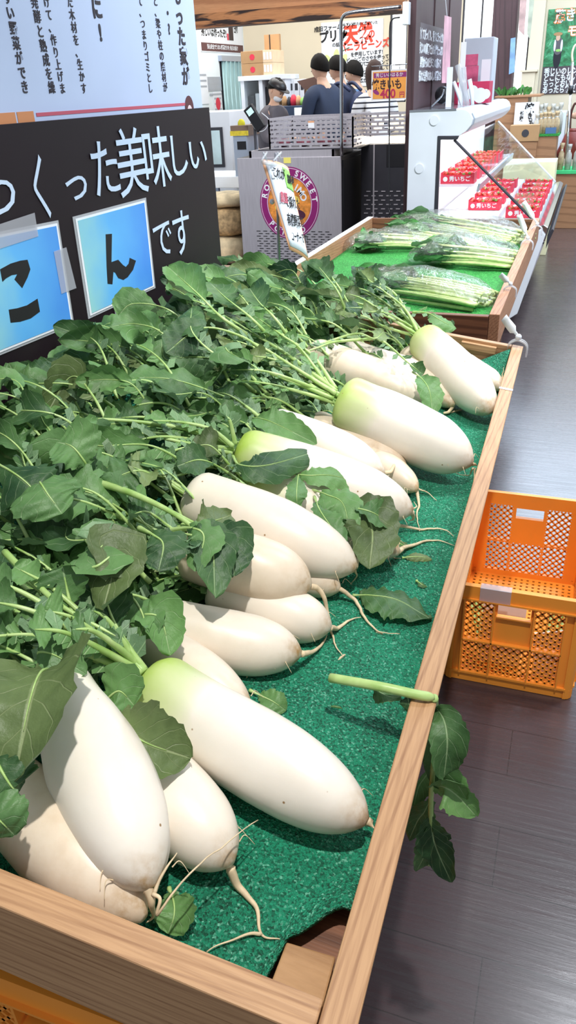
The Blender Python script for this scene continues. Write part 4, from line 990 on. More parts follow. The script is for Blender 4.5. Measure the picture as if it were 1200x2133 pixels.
# clip-like plastic ties on the rails
def rail_clip(p, label, d, flag, s=1.0):
    p = V(p); r = empty('plastic_clip', p, label, 'clip')
    d = V(d).normalized()
    w = .017 * s
    pts = [p + V((-w - .004, 0, -.022 * s)), p + V((-w - .003, 0, .002)), p + V((-w * .4, 0, .012 * s)), p + V((w * .4, 0, .012 * s)), p + V((w + .003, 0, .002)), p + V((w + .004, 0, -.022 * s))]
    obj('jaw', MB().tube(bez(pts, 20), .0022 * s, 8), M_['clear'], r, smooth=True)
    pts2 = [q + V((0, .012 * s, 0)) for q in pts]; obj('jaw', MB().tube(bez(pts2, 20), .0022 * s, 8), M_['clear'], r, smooth=True)
    kn = MB(); kn.ball(p + V((0, .006, .020 * s)), .007 * s, 10, 8); obj('knob', kn, M_['white'], r, smooth=True)
    if flag:
        e = p + V((0, .006, .02 * s)); f = MB()
        L = flag; q = e + d * L; sd = d.cross(V((0, 1, .3))).normalized()
        f.grid([[e + d * L * t + sd * (k - .5) * .020 * s * (1 if t > .35 else .35) + V((0, .004 * math.sin(t * 5 + k * 2), 0)) for k in (0, .5, 1)] for t in [i / 8 for i in range(9)]], uv=False)
        obj('ribbon_flag', f, M_['paper'], r, smooth=True, solid=.0006)
    return r
c1 = PZ(1073, 722, Z2 + .004)
rail_clip(B(.016, uvh(c1)[1], -BED + .002), 'clear clip with a white tie at the far right corner of the near box', (-1, .8, .9), .075, 1.3)
rail_clip(PZ(1062, 605, Z2), 'clear clip on the far box rail beside the bagged greens at the front', (-1, .1, .8), .05, 1.1)
rail_clip(PZ(1098, 508, Z2), 'clear clip with an upright white flag on the far box rail', (-.5, .1, 1), .11, 1.3)
rail_clip(PZ(1118, 478, Z2), 'clear clip with a pale green ribbon at the far corner of the far box', (-.7, .2, .9), .13, 1.3)

M_['pale_stalk'] = mat('pale_greens_stalk', 'C6D88E', .4, var=.18, nscale=40)
# ---- bags of leafy greens
def bag(label, A, Bp, w, hgt, seed, nst=30, nlf=30):
    """A = stalk end, Bp = leaf end (ground points on the turf)"""
    A, Bp = V(A), V(Bp); R = random.Random(seed); ax = (Bp - A); L = ax.length; ax.normalize(); sd = V((0, 0, 1)).cross(ax).normalized(); up = V((0, 0, 1))
    mid = (A + Bp) / 2
    r = empty('bagged_greens', (mid.x, mid.y, TURF), label, 'vegetable', 'bags of leafy greens')
    for k in range(nst):
        a = R.uniform(-1, 1); b_ = R.random()
        s = A + ax * .02 * R.random() + sd * a * w * .42 + up * (.008 + b_ * hgt * .55 * (1 - a * a * .6))
        e = A + ax * L * R.uniform(.55, .75) + sd * a * w * .5 + up * (.01 + b_ * hgt * .8 * (1 - a * a * .5))
        obj('leaf_stalk', MB().tube(bez([s, s.lerp(e, .5) + sd * R.uniform(-.01, .01) + up * .004, e], 8), [.0075, .0078, .0075, .007, .006, .0052, .0045, .0036, .0025], 6), M_['pale_stalk'], r, smooth=True)
    for k in range(nlf):
        a = R.uniform(-1, 1); t0 = R.uniform(.50, .76); b_ = R.random()
        s = A + ax * L * t0 + sd * a * w * .42 + up * (.015 + b_ * hgt * .75 * (1 - a * a * .6))
        e = s + ax * L * R.uniform(.2, .3) + sd * R.uniform(-.03, .03) + up * R.uniform(-.01, .012)
        if (e - A).dot(ax) > L * 1.02: e = e - ax * ((e - A).dot(ax) - L * 1.02)
        e.z = max(e.z, TURF + .012)
        mb = blade_mesh(bez([s, s.lerp(e, .5) + up * .012, e], 12), (up + sd * R.uniform(-.7, .7)).normalized(), R.uniform(.028, .046), seed * 50 + k, wav=.2)
        for i, p in enumerate(mb.v):
            if p.z < TURF + .003: mb.v[i] = V((p.x, p.y, TURF + .003))
        obj('leaf_blade', mb, M_['spinach'], r, smooth=True)
    # film bag
    rows = []; n = 34; m = 28
    for i in range(n + 1):
        t = i / n; row = []
        sw = w * .56 * min(1, (math.sin(PI * min(1, max(0, t * 1.02))) ** .35 if 0 < t < 1 else 0) + .12)
        sh = hgt * 1.12 * min(1, math.sin(PI * t) ** .5 * .9 + .1) if 0 < t < 1 else hgt * .1
        for k in range(m + 1):
            an = 2 * PI * k / m
            q = A - ax * .02 + ax * (L + .05) * t + sd * math.cos(an) * sw + up * (.004 + (sh * .5 * (1 + math.sin(an))))
            nz = noise.noise(q * 22 + V((seed, 0, 0))); nz2 = noise.noise(q * 55)
            q += (sd * math.cos(an) + up * max(0, math.sin(an))) * (.010 * nz + .004 * nz2)
            q.z = max(q.z, TURF + .002); row.append(q)
        rows.append(row)
    obj('plastic_bag', MB().grid(rows, uv=False), M_['film'], r, smooth=True)
def T(x, y): return PZ(x, y, TURF)
bag('bag of greens lying alone at the front of the far box, stalks to the right', T(1018, 640), T(745, 600), .24, .10, 1)
bag('bag of greens at the far right rear, its film tip standing up', T(1088, 512), T(830, 478), .28, .12, 2)
bag('bag of greens lying on the right, pale stalks fanned to the rail', T(1082, 556), T(862, 545), .28, .12, 3)
bag('bag of greens at the left rear with dark leaves spilling left', T(905, 520), T(722, 520), .22, .09, 4)
bag('bag of greens in the middle between the left and right rear bags', T(1000, 528), T(800, 500), .2, .10, 5, 20, 30)
bag('bag of greens farthest back against the rear board of the far box', T(1010, 482), T(800, 480), .18, .06, 6, 16, 22)

# ================================================================== orange lattice crates
def crate_mesh(LX=.33, LY=.53, H=.31):
    """three crate wall meshes + floor around the origin; returns list of (name, MB)"""
    out = []
    def wall(W, T_, place, grip=True):
        mb = MB()
        def q(x0, x1, z0, z1, d0=0, d1=.004): mb.bb((x0, d0, z0), (x1, d1, z1))
        hw = W / 2
        q(-hw, hw, H - .036, H, -.010, .004)                      # rim band
        q(-hw, hw, H - .040, H - .036, -.016, .004)
        q(-hw, hw, 0, .028, -.002, .004); q(-hw + .01, hw - .01, .028, .034, -.008, .004)
        cwid = .034
        q(-hw, -hw + cwid, .03, H - .036); q(hw - cwid, hw, .03, H - .036)
        gx = W * .155 if W < .4 else W * .14
        zmid = .142
        for x in (-hw + cwid, -gx, gx, hw - cwid): q(x - .002, x + .002, .03, H - .038, -.012, .004)
        q(-hw + cwid, hw - cwid, zmid - .002, zmid + .002, -.012, .004)
        # grip panel with slot
        q(-gx, gx, zmid, H - .082); q(-gx, -gx + .008, H - .083, H - .036); q(gx - .008, gx, H - .083, H - .036); q(-gx, gx, H - .046, H - .036); q(-gx + .006, gx - .006, H - .085, H - .081, -.010, .004)
        def lattice(x0, x1, z0, z1):
            st = .0195; wd_ = .0046
            for sgn in (1, -1):
                c = (x0 + z0 if sgn > 0 else z0 - x1)
                c1_ = (x1 + z1 if sgn > 0 else z1 - x0)
                c += st / 2
                while c < c1_:
                    # line x*sgn' ... : z = c - sgn*x
                    P_ = []
                    for x in (x0, x1):
                        z = c - sgn * x
                        if z0 <= z <= z1: P_.append((x, z))
                    for z in (z0, z1):
                        x = (c - z) / sgn
                        if x0 < x < x1: P_.append((x, z))
                    if len(P_) >= 2:
                        P_ = sorted(set(P_)); a, b_ = P_[0], P_[-1]
                        dx, dz = b_[0] - a[0], b_[1] - a[1]; L = math.hypot(dx, dz)
                        if L > .004:
                            M = Matrix.Rotation(-math.atan2(dz, dx), 3, 'Y'); mb.box(((a[0] + b_[0]) / 2, .002, (a[1] + b_[1]) / 2), (L, .0032, wd_), M)
                    c += st
        xs = [-hw + cwid, -gx, gx, hw - cwid]
        lattice(xs[0], xs[1], zmid, H - .042); lattice(xs[2], xs[3], zmid, H - .042)
        for a, b_ in zip(xs[:-1], xs[1:]): lattice(a, b_, .034, zmid)
        M = place
        mb.v = [M @ p for p in mb.v]; return mb
    R = lambda a: Matrix.Rotation(a, 4, 'Z')
    tx = .008
    out.append(('end_wall', wall(LX - 2 * tx, 0, Matrix.Translation((0, -LY / 2 + .004, 0)))))
    out.append(('end_wall', wall(LX - 2 * tx, 0, Matrix.Translation((0, LY / 2 - .004, 0)) @ R(PI))))
    out.append(('side_wall', wall(LY - 2 * tx, 0, Matrix.Translation((LX / 2 - .004, 0, 0)) @ R(PI / 2))))
    out.append(('side_wall', wall(LY - 2 * tx, 0, Matrix.Translation((-LX / 2 + .004, 0, 0)) @ R(-PI / 2))))
    fl = MB(); z = .012; hx, hy = LX / 2 - .012, LY / 2 - .012
    st = .018; c = -(hx + hy)
    nx = int(2 * hx / st)
    for i in range(nx + 1): x = -hx + 2 * hx * i / nx; fl.bb((x - .0055, -hy, z), (x + .0055, hy, z + .003))
    ny = int(2 * hy / st)
    for i in range(ny + 1): y = -hy + 2 * hy * i / ny; fl.bb((-hx, y - .0055, z + .0004), (hx, y + .0055, z + .0034))
    out.append(('crate_floor', fl))
    co = MB()
    for sx in (-1, 1):
        for sy in (-1, 1):
            cx, cy_ = sx * (LX / 2 - .022), sy * (LY / 2 - .022); a0 = {(1, 1): 0, (-1, 1): PI / 2, (-1, -1): PI, (1, -1): 3 * PI / 2}[(sx, sy)]
            ro, ri = .0235, .019
            poly = [(cx + ro * math.cos(a0 + PI / 2 * i / 6), cy_ + ro * math.sin(a0 + PI / 2 * i / 6), 0) for i in range(7)] + [(cx + ri * math.cos(a0 + PI / 2 * i / 6), cy_ + ri * math.sin(a0 + PI / 2 * i / 6), 0) for i in range(6, -1, -1)]
            co.prism(poly, (0, 0, H))
            ro2 = .031
            poly = [(cx + ro2 * math.cos(a0 + PI / 2 * i / 6), cy_ + ro2 * math.sin(a0 + PI / 2 * i / 6), H - .036) for i in range(7)] + [(cx + ro * math.cos(a0 + PI / 2 * i / 6), cy_ + ro * math.sin(a0 + PI / 2 * i / 6), H - .036) for i in range(6, -1, -1)]
            co.prism(poly, (0, 0, .036))
    out.append(('corner_posts', co))
    return out
def crate(label, group=None):
    r = empty('lattice_crate', (0, 0, 0), label, 'crate', group)
    for n, mb in crate_mesh(): obj(n, mb, M_['orange_pl'], r, bevel=0)
    return r
cr1 = crate('open orange lattice crate on the floor beside the produce box')
cr1.location = (-.033, 1.915, .001)
# crate contents
def stalk_bundle(c, ang, L, n, label, seed, tilt=.3):
    R = random.Random(seed); r = empty('stalk_bundle', c, label, 'vegetable scraps')
    d = V((math.cos(ang), math.sin(ang), tilt)).normalized(); sd = d.cross(V((0, 0, 1))).normalized(); u_ = sd.cross(d)
    for k in range(n):
        o_ = V(c) + sd * R.uniform(-.022, .022) + u_ * R.uniform(.005, .03); a = o_ - d * L / 2; b_ = o_ + d * L / 2 + sd * R.uniform(-.02, .02)
        obj('cut_stalk', MB().tube(bez([a, o_, b_], 6), [.0055, .0055, .0052, .005, .0046, .004, .003], 7), M_['stalk'], r, smooth=True)
    return r
stalk_bundle((-.125, 1.80, .10), PI * .62, .17, 7, 'cut green stalks leaning in the left of the orange crate', 3, .9)
stalk_bundle((.075, 1.83, .09), PI * .45, .14, 8, 'cut green stalk bundle in the right of the orange crate', 4, .8)
wb_ = MB(); wb_.bb((-.115, 1.72, .02), (-.005, 1.735, .232)); tag(obj('white_card_liner', wb_, M_['paper'], bevel=.002), 'white card standing inside the orange crate behind its hand slot', 'card')
wb_ = MB(); wb_.prism([(.03, 1.70, .02), (.11, 1.70, .02), (.11, 1.72, .17), (.02, 1.72, .14)], (0, .006, 0)); tag(obj('white_paper_sheet', wb_, M_['paper']), 'white paper slanting inside the right half of the orange crate', 'paper')
tpz = MB(); tpz.bb((-.12, 1.6385, .273), (-.045, 1.6395, .313)); tpz.bb((-.12, 1.6385, .312), (-.045, 1.662, .313)); o_ = tag(obj('crate_tape', tpz, M_['tape']), 'strip of packing tape over the front rim of the orange crate', 'tape')
# crates stacked as the support of the near box
sup = [(-.42, .60, 0), (-.42, .60, .312), (-.42, 1.5, 0), (-.42, 1.5, .312), (-.80, 1.0, 0), (-.80, 1.0, .312)]
nm = ['lower orange crate of the stack under the near end of the produce box', 'upper orange crate of the stack under the near end of the produce box',
      'lower orange crate under the middle of the produce box', 'upper orange crate under the middle of the produce box',
      'lower orange crate under the signboard side of the produce box', 'upper orange crate under the signboard side of the produce box']
for (x, y, z), lb_ in zip(sup[:2], nm[:2]):
    c = copy_tree(cr1); c.location = (x, y, z + .001); c['label'] = lb_; c['group'] = 'orange crates supporting the produce box'
trestle('wooden_stand', -.98, -.35, 1.1, 2.15, .63, 'wooden stand under the far end of the near produce box')

M_['case_grey0'] = mat('grey_metal_rod', '9A9AA4', .4, .2, var=.03)
# ================================================================== small standing notice on a metal pole
M_['label_orange'] = mat('pale_orange_border_print', 'DDA47C', .5, var=.02); M_['label_green'] = mat('light_green_print', '8FC766', .5, var=.02); M_['label_white'] = mat('laminated_white_notice', 'D9DFEA', .35, var=.02)
NX = -1.09
nb = PX(582, 575, NX)
ns = empty('notice_stand', (NX, nb.y, Z2 - .1), 'laminated notice with orange border hanging from a thin metal pole behind the leaves', 'notice')
obj('pole', MB().tube([PX(583, 600, NX), PX(579, 450, NX), PX(574, 318, NX)], .0055, 10), M_['case_grey0'], ns, smooth=True)
obj('pole_ball', MB().ball(PX(567, 420, NX), .010, 12, 8), M_['white'], ns, smooth=True)
clipb = MB()
for x0, x1 in ((545, 556), (556, 548), (570, 586), (586, 578)): clipb.tube([PX(x0, 335, NX + .01), PX((x0 + x1) / 2, 325, NX + .012), PX(x1, 318, NX + .01)], .004, 6)
clipb.tube([PX(548, 338, NX + .01), PX(570, 342, NX + .01), PX(590, 346, NX + .01)], .008, 8); obj('clear_clips', clipb, M_['clear'], ns, smooth=True)
# sheet: a bowed plane whose corners come from the photo
tl, tr_, br_, bl_ = PY(544, 332, 2.84), PY(601, 350, 2.98), PY(645, 548, 2.98), PY(603, 520, 2.84)
def sheet_pt(s, t, off=0):
    a = tl.lerp(tr_, s); b_ = bl_.lerp(br_, s); p = a.lerp(b_, t); nrm = (tr_ - tl).cross(bl_ - tl).normalized()
    if (V((0, 0, 1.42)) - p).dot(nrm) < 0: nrm = -nrm
    return p + nrm * (off + .02 * math.sin(PI * s) * (1 - t * .5))
def sheet(n, s0, s1, t0, t1, m, off):
    rows = [[sheet_pt(s0 + (s1 - s0) * i / 10, t0 + (t1 - t0) * j / 10, off) for i in range(11)] for j in range(11)]
    return obj(n, MB().grid(rows, uv=False), m, ns, smooth=True, solid=.0008)
sheet('orange_border', 0, 1, 0, 1, M_['label_orange'], 0)
sheet('white_face', .07, .93, .03, .95, M_['label_white'], .0016)
sheet('green_panel', .55, .93, .04, .26, M_['label_green'], .0028)
nfr = frame((tr_ - tl).normalized(), ((tl - bl_) - (tr_ - tl).normalized() * (tl - bl_).dot((tr_ - tl).normalized())).normalized(), (0, 0, 0), (0, 0, 0))
nz_ = V(nfr.col[0][:3]).cross(V(nfr.col[1][:3])); nfr = frame(V(nfr.col[0][:3]), V(nfr.col[1][:3]), nz_, (0, 0, 0))
hN = (tl - bl_).length
for body_, s, t, k, sxx, mm, bd in (('これが', .34, .14, .13, .55, 'ink', .01), ('千葉県産', .74, .16, .105, .40, 'ink', .03), ('農園', .30, .40, .13, .5, 'red_print', .01), ('で採れた', .62, .42, .145, .45, 'ink', .012), ('有機野菜の', .55, .62, .145, .42, 'ink', .012), ('コーナーです!!', .56, .80, .13, .36, 'ink', .012)):
    text('lettering', body_, sheet_pt(s, t, .006), hN * k, M_[mm], ns, nfr, sxx, bd)

# ================================================================== steel sweet potato oven
OY = 6.48
ol, orr = PY(492, 331, OY), PY(711, 323, OY); OX0, OX1 = -2.765, -1.862; OZ = .938
ov = empty('sweet_potato_oven', ((OX0 + OX1) / 2, OY + .35, 0), 'stainless steel sweet potato oven with round purple emblem on its front', 'oven')
obj('front_panel', MB().bb((OX0, OY, .03), (OX1, OY + .015, OZ)), M_['steel'], ov, bevel=.004)
obj('cabinet', MB().bb((OX0, OY + .016, .03), (OX1, OY + .72, OZ)), M_['dkgrey'], ov, bevel=.004)
obj('side_panel', MB().bb((OX1 + .001, OY + .03, .05), (OX1 + .012, OY + .70, OZ - .03)), M_['black'], ov)
for x in (OX0 + .08, OX1 - .08): obj('foot', MB().bb((x - .03, OY + .1, 0), (x + .03, OY + .16, .03)), M_['black'], ov)
obj('top_frame', MB().bb((OX0 + .11, OY + .01, OZ), (OX1 - .06, OY + .03, OZ + .05)).bb((OX0 + .11, OY + .01, OZ), (OX0 + .13, OY + .6, OZ + .05)).bb((OX1 - .08, OY + .01, OZ), (OX1 - .06, OY + .6, OZ + .05)), M_['steel'], ov)
# slotted vent rows
sl = MB()
for j in range(15):
    z = .36 - j * .0205
    for i in range(11):
        x = OX0 + .14 + i * .062 + (.02 if j % 2 else 0); sl.bb((x, OY - .0012, z), (x + .036, OY - .0004, z + .006))
obj('vent_slots', sl, M_['ink'], ov)
M_['logo_purple'] = mat('purple_emblem_print', '8A1F6C', .45, var=.04); M_['logo_pink'] = mat('pale_pink_print_line', 'E8CFE4', .5, var=0)
M_['potato'] = mat('orange_potato_print', 'D98A3C', .5, var=.35, nscale=30); M_['potato_y'] = mat('yellow_potato_print', 'F0D060', .5, var=.15, nscale=30); M_['potato_skin'] = mat('plum_potato_print', '4A2038', .5, var=.3, nscale=30)
lc = PY(603, 424, OY); LR = .262
def ring(n, r0, r1, off, m, sz=1.08):
    mb = MB(); N = 64
    for i in range(N):
        a, b_ = 2 * PI * i / N, 2 * PI * (i + 1) / N
        mb.v += [V((lc.x + r * math.cos(t), OY - off, lc.z + r * sz * math.sin(t))) for r, t in ((r0, a), (r1, a), (r1, b_), (r0, b_))]
        k = len(mb.v) - 4; mb.face((k, k + 1, k + 2, k + 3))
    return obj(n, mb, m, ov)
ring('emblem_disc', 0, LR * .74, .0016, M_['potato'])
ring('emblem_ring', LR * .72, LR, .0022, M_['logo_purple'])
ring('emblem_line', LR * .95, LR * .965, .003, M_['logo_pink']); ring('emblem_line', LR * .735, LR * .755, .003, M_['logo_pink'])
mb = MB(); mb.prism([V((lc.x + .11 * math.cos(t) - .02, OY - .0024, lc.z + .055 * math.sin(t) + .03 * math.cos(t))) for t in [2 * PI * i / 24 for i in range(24)]], (0, -.0004, 0)); obj('potato_print', mb, M_['potato_y'], ov)
mb = MB(); mb.prism([V((lc.x + .12 * math.cos(t) + .02, OY - .0021, lc.z - .09 + .05 * math.sin(t))) for t in [2 * PI * i / 24 for i in range(24)]], (0, -.0003, 0)); obj('potato_print', mb, M_['potato_skin'], ov)
def arc(s, r, a0, a1, size, inward=False, m='paper'):
    for i, c in enumerate(s):
        if c == ' ': continue
        a = a0 + (a1 - a0) * i / (len(s) - 1)
        p = (lc.x + r * math.cos(a), OY - .0034, lc.z + r * 1.08 * math.sin(a))
        text('emblem_letter', c, p, size, M_[m], ov, FY, 1, .03, rot=(a - PI / 2) if not inward else (a + PI / 2))
arc('ROAST SWEET', LR * .85, rad(165), rad(8), .062)
arc('POTATO', LR * .85, rad(222), rad(300), .062, True)
arc('YAKIIMO', LR * .5, rad(140), rad(20), .075)
lb = MB(); lb.bb((PY(591, 335, OY).x, OY - .002, PY(591, 340, OY).z), (PY(606, 335, OY).x, OY - .001, PY(600, 328, OY).z)); obj('warning_label', lb, mat('yellow_label', 'E8DC70', .5), ov)
# perforated guard fences on top of the oven
def guard(label, a, b_, zb, zt, m, depth_=.0, name='steel_guard', slot=(.065, .012), lightback=False):
    """perforated panel from a to b (x,y) between heights zb..zt: built as real bars round long slots"""
    a, b_ = V((a[0], a[1], 0)), V((b_[0], b_[1], 0)); L = (b_ - a).length; x = (b_ - a).normalized(); nn = V((0, 0, 1)).cross(x)
    M = frame(x, nn, (0, 0, 1), a)
    mb = MB(); H = zt - zb; rows = max(2, int(H / .030)); pit = H / rows
    for j in range(rows + 1): mb.bb((0, -.0015, zb + j * pit - .008), (L, .0015, zb + j * pit + .008))
    for j in range(rows):
        n = int(L / .085); o_ = (.5 if j % 2 else 0)
        for i in range(n + 1):
            c = (i + o_) * L / n
            mb.bb((max(0, c - .010), -.0014, zb + j * pit), (min(L, c + .010), .0014, zb + (j + 1) * pit))
    mb.bb((0, -.004, zt - .01), (L, .004, zt + .004)); mb.bb((0, -.004, zb - .004), (L, .004, zb + .01)); mb.bb((-.006, -.006, zb), (.006, .006, zt)); mb.bb((L - .006, -.006, zb), (L + .006, .006, zt))
    return mb, M
gs = empty('steel_guard', ((OX0 + OX1) / 2, OY + .06, OZ + .05), 'slotted stainless guard box standing on top of the sweet potato oven', 'guard')
gx0, gx1 = PY(560, 250, OY + .05).x, PY(735, 250, OY + .05).x; gzt = 1.215
for a, b_ in (((gx0, OY + .05), (gx1, OY + .05)), ((gx1, OY + .05), (gx1, OY + .62)), ((gx0, OY + .05), (gx0, OY + .62)), ((gx0, OY + .62), (gx1, OY + .62))):
    mb, M = guard('', a, b_, OZ + .06, gzt, None); obj_local('slotted_panel', mb, M_['steel'], M, gs)
mb = MB(); mb.bb((gx0 - .1, OY + .03, OZ + .05), (gx1 + .04, OY + .64, OZ + .058)); obj('tray', mb, M_['dkgrey'], gs)
lb = MB(); lb.bb((PY(638, 250, OY).x, OY + .0435, gzt - .07), (PY(651, 250, OY).x, OY + .0445, gzt - .02)); obj('warning_label', lb, M_['paper'], gs)
lb2 = MB(); lb2.bb((PY(638, 250, OY).x, OY + .0430, gzt - .033), (PY(651, 250, OY).x, OY + .0434, gzt - .02)); obj('label_stripe', lb2, M_['label_orange'], gs)
for k, (px, w_) in enumerate(((590, .07), (632, .09), (676, .08), (712, .06))):
    p = PY(px, 285, OY + .3); tag(obj('sweet_potato', MB().ball((p.x, OY + .3, OZ + .058 + .032), .032, 12, 8, (2.0, 1.2, 1)), mat('roasted_potato_skin_%d' % k, ('7A3A4A', '8A4A58', '6E3040', '7A4048')[k], .6, var=.3, nscale=40), smooth=True), 'roasted sweet potato number %s from the left inside the steel guard' % ('one', 'two', 'three', 'four')[k], 'sweet potato', 'sweet potatoes inside the guard')
# second steel unit to the right, behind
UY = 6.9; UX0, UX1 = PY(752, 330, UY).x, -1.2
un = empty('steel_oven', ((UX0 + UX1) / 2, UY + .3, 0), 'darker steel oven with glowing lit slots right of the emblem oven', 'oven')
uzt = PY(800, 300, UY).z
obj('cabinet', MB().bb((UX0, UY, .03), (UX1, UY + .6, uzt)), M_['dkgrey'], un, bevel=.004)
sl = MB()
for j in range(16):
    for i in range(8):
        x = UX0 + .03 + i * .065 + (.02 if j % 2 else 0); z = .10 + j * .035; sl.bb((x, UY - .006, z), (x + .035, UY - .0005, z + .008))
obj('vent_slots', sl, M_['steel'], un)
obj('black_window', MB().bb((PY(805, 330, UY).x, UY - .004, PY(805, 348, UY).z), (PY(842, 330, UY).x, UY - .001, PY(805, 302, UY).z)), M_['black'], un)
obj('door_edge', MB().bb((PY(778, 330, UY).x, UY - .008, .06), (PY(781, 330, UY).x, UY - .001, uzt)), M_['steel'], un)
M_['lamp_strip'] = mat('warm_lit_strip', 'FFF4DC', .5, var=0, emit=6)
for j, y in enumerate((.0,)):
    obj('lit_strip', MB().bb((PY(752, 290, UY).x, UY + .02, uzt + .006), (UX1 - .02, UY + .05, uzt + .055)), M_['lamp_strip'], un)
ug_ = empty('steel_guard', ((UX0 + UX1) / 2, UY + .05, uzt), 'slotted guard panel glowing with warm light on top of the darker oven', 'guard')
gt = PY(800, 236, UY - .02).z
mb, M = guard('', (UX0 - .04, UY - .02), (UX1, UY - .02), uzt + .075, gt, None); obj_local('slotted_panel', mb, M_['steel'], M, ug_)
mb, M = guard('', (UX0 - .04, UY - .02), (UX0 - .04, UY + .45), uzt + .02, gt, None); obj_local('slotted_panel', mb, M_['steel'], M, ug_)
M_['warm_bulb'] = mat('warm_bulb_glow', 'FFE9B8', .5, var=0, emit=4)
wl_ = MB()
for i in range(3):
    for j in range(3): wl_.tube([V((UX0 + .02 + i * .17, UY + .25, uzt + .10 + j * .045)), V((UX0 + .13 + i * .17, UY + .25, uzt + .10 + j * .045))], .013, 8)
obj('lamp_tubes', wl_, M_['warm_bulb'], un, smooth=True)
# price sign of the roasted potatoes
PSY = 6.93
a, b_ = PY(774, 147, PSY), PY(848, 207, PSY)
ps = empty('price_sign', ((a.x + b_.x) / 2, PSY, b_.z), 'orange price sign reading 焼きいも 400円 above the glowing oven', 'sign')
M_['ps_orange'] = mat('orange_sign_print', 'EBA24A', .5, var=.12, nscale=6); M_['ps_purple'] = mat('purple_banner_print', '8E2B76', .5, var=0); M_['ps_red'] = mat('red_purple_digits', 'B32A55', .5, var=0); M_['ps_dark'] = mat('dark_brown_letters', '3A2024', .5, var=0)
obj('white_board', MB().bb((a.x, PSY, b_.z), (b_.x, PSY + .01, a.z)), M_['paper'], ps)
obj('orange_face', MB().bb((a.x + .012, PSY - .002, b_.z + .012), (b_.x - .012, PSY - .0005, a.z - .012)), M_['ps_orange'], ps)
obj('purple_banner', MB().bb((a.x + .02, PSY - .003, a.z - .055), (b_.x - .01, PSY - .002, a.z - .02)), M_['ps_purple'], ps)
cx_ = (a.x + b_.x) / 2; W_ = b_.x - a.x; H_ = a.z - b_.z
text('lettering', '秀じいのはるか', (cx_, PSY - .0036, a.z - .038), .032, M_['paper'], ps, FY, 1, .01)
text('lettering', '焼きいも', (cx_ - .02, PSY - .003, a.z - H_ * .50), .078, M_['ps_dark'], ps, FY, .8, .03)
text('lettering', '400', (cx_ - .01, PSY - .003, a.z - H_ * .80), .088, M_['ps_red'], ps, FY, .95, .03)
text('lettering', '円', (cx_ + .105, PSY - .003, a.z - H_ * .84), .045, M_['ps_red'], ps, FY, 1, .02)
mb = MB(); mb.prism([V((a.x + .04 + .026 * math.cos(t), PSY - .0026, b_.z + .06 + .016 * math.sin(t) - .4 * .026 * math.cos(t))) for t in [2 * PI * i / 16 for i in range(16)]], (0, -.0004, 0)); obj('potato_print', mb, M_['ps_purple'], ps)
obj('hook', MB().tube([V((cx_ - .08, PSY, a.z)), V((cx_ - .08, PSY, a.z + .03))], .003, 6).tube([V((cx_ + .08, PSY, a.z)), V((cx_ + .08, PSY, a.z + .03))], .003, 6).tube([V((a.x, PSY, a.z + .03)), V((b_.x, PSY, a.z + .03))], .004, 6), M_['chrome'], ps, smooth=True)
obj('post', MB().tube([V((cx_, PSY + .015, uzt)), V((cx_, PSY + .015, a.z + .03))], .006, 8), M_['chrome'], ps, smooth=True)
# chrome pipe frame in front of the opening
PYY = 6.45
fp_ = [PY(711, 240, PYY), PY(711, 120, PYY), PY(710, 60, PYY), PY(713, 38, PYY), PY(728, 27, PYY), PY(780, 20, PYY), PY(836, 14, PYY)]
fp_[0].z = OZ
pf = empty('chrome_pipe_frame', (fp_[0].x, PYY + .02, OZ), 'bent chrome pipe rising from the oven and running to the post', 'pipe')
for q in fp_: q.y = PYY + .0
obj('bent_pipe', MB().tube(bez(fp_, 40), .0125, 12), M_['chrome'], pf, smooth=True)
# grey box and black cable on the post
e1, e2 = PY(834, 2, 5.0), PY(846, 50, 5.0)
jb = empty('junction_box', ((e1.x + e2.x) / 2, 5.1, e2.z), 'pale grey junction box with a black cable at the top of the post', 'electrical box')
obj('housing', MB().bb((e1.x, 5.06, e2.z), (e2.x, 5.12, e1.z)), M_['white'], jb, bevel=.004)
cb_ = [PY(833, 36, 5.1), PY(818, 40, 5.1), PY(812, 60, 5.1), PY(812, 140, 5.1), PY(811, 250, 5.1), PY(811, 440, 5.1), PY(811, 452, 5.1)]
cb_.append(V((cb_[-1].x, 5.1, 0)))
obj('black_cable', MB().tube(bez(cb_, 50), .004, 7), M_['black'], jb, smooth=True)

# ================================================================== refrigerated display case
CY0, CY1 = 5.0, 7.3
dc = empty('display_case', (-.6, (CY0 + CY1) / 2, 0), 'white refrigerated display case with slanted glass holding strawberry trays', 'display case')
def Q(x, y, Y=CY0): p = PY(x, y, Y); return (p.x, p.z)
CXb = -1.02
prof = [Q(853, 233), Q(962, 227), Q(972, 229), Q(980, 236), Q(985, 248), Q(982, 260), Q(970, 274), Q(957, 283), Q(912, 284), Q(905, 440)]
def ext(name, poly, y0, y1, m, bev=.003):
    return obj(name, MB().prism([(x, y0, z) for x, z in poly], (0, y1 - y0, 0)), m, dc, bevel=bev)
gk = Q(905, 440)
low = [(gk[0], .62), (-.30, .56), (-.215, .635), (-.185, .60), (-.30, .13), (-.34, .10), (CXb, .10)]
for y0, y1 in ((CY0, CY0 + .05), (CY1 - .05, CY1)):
    ext('end_panel', prof + low, y0, y1, M_['white'])
mb = MB()
for (x, z) in (Q(905, 251), Q(874, 351)): mb.lathe((x, CY0 - .004, z), [(.026, -.004), (.026, .004)], 20, 'Y')
obj('round_cap', mb, M_['white'], dc)
obj('grey_top_trim', MB().bb((CXb, CY0 - .004, prof[0][1] - .002), (prof[1][0] - .03, CY1, prof[0][1] + .008)), M_['chrome'], dc)
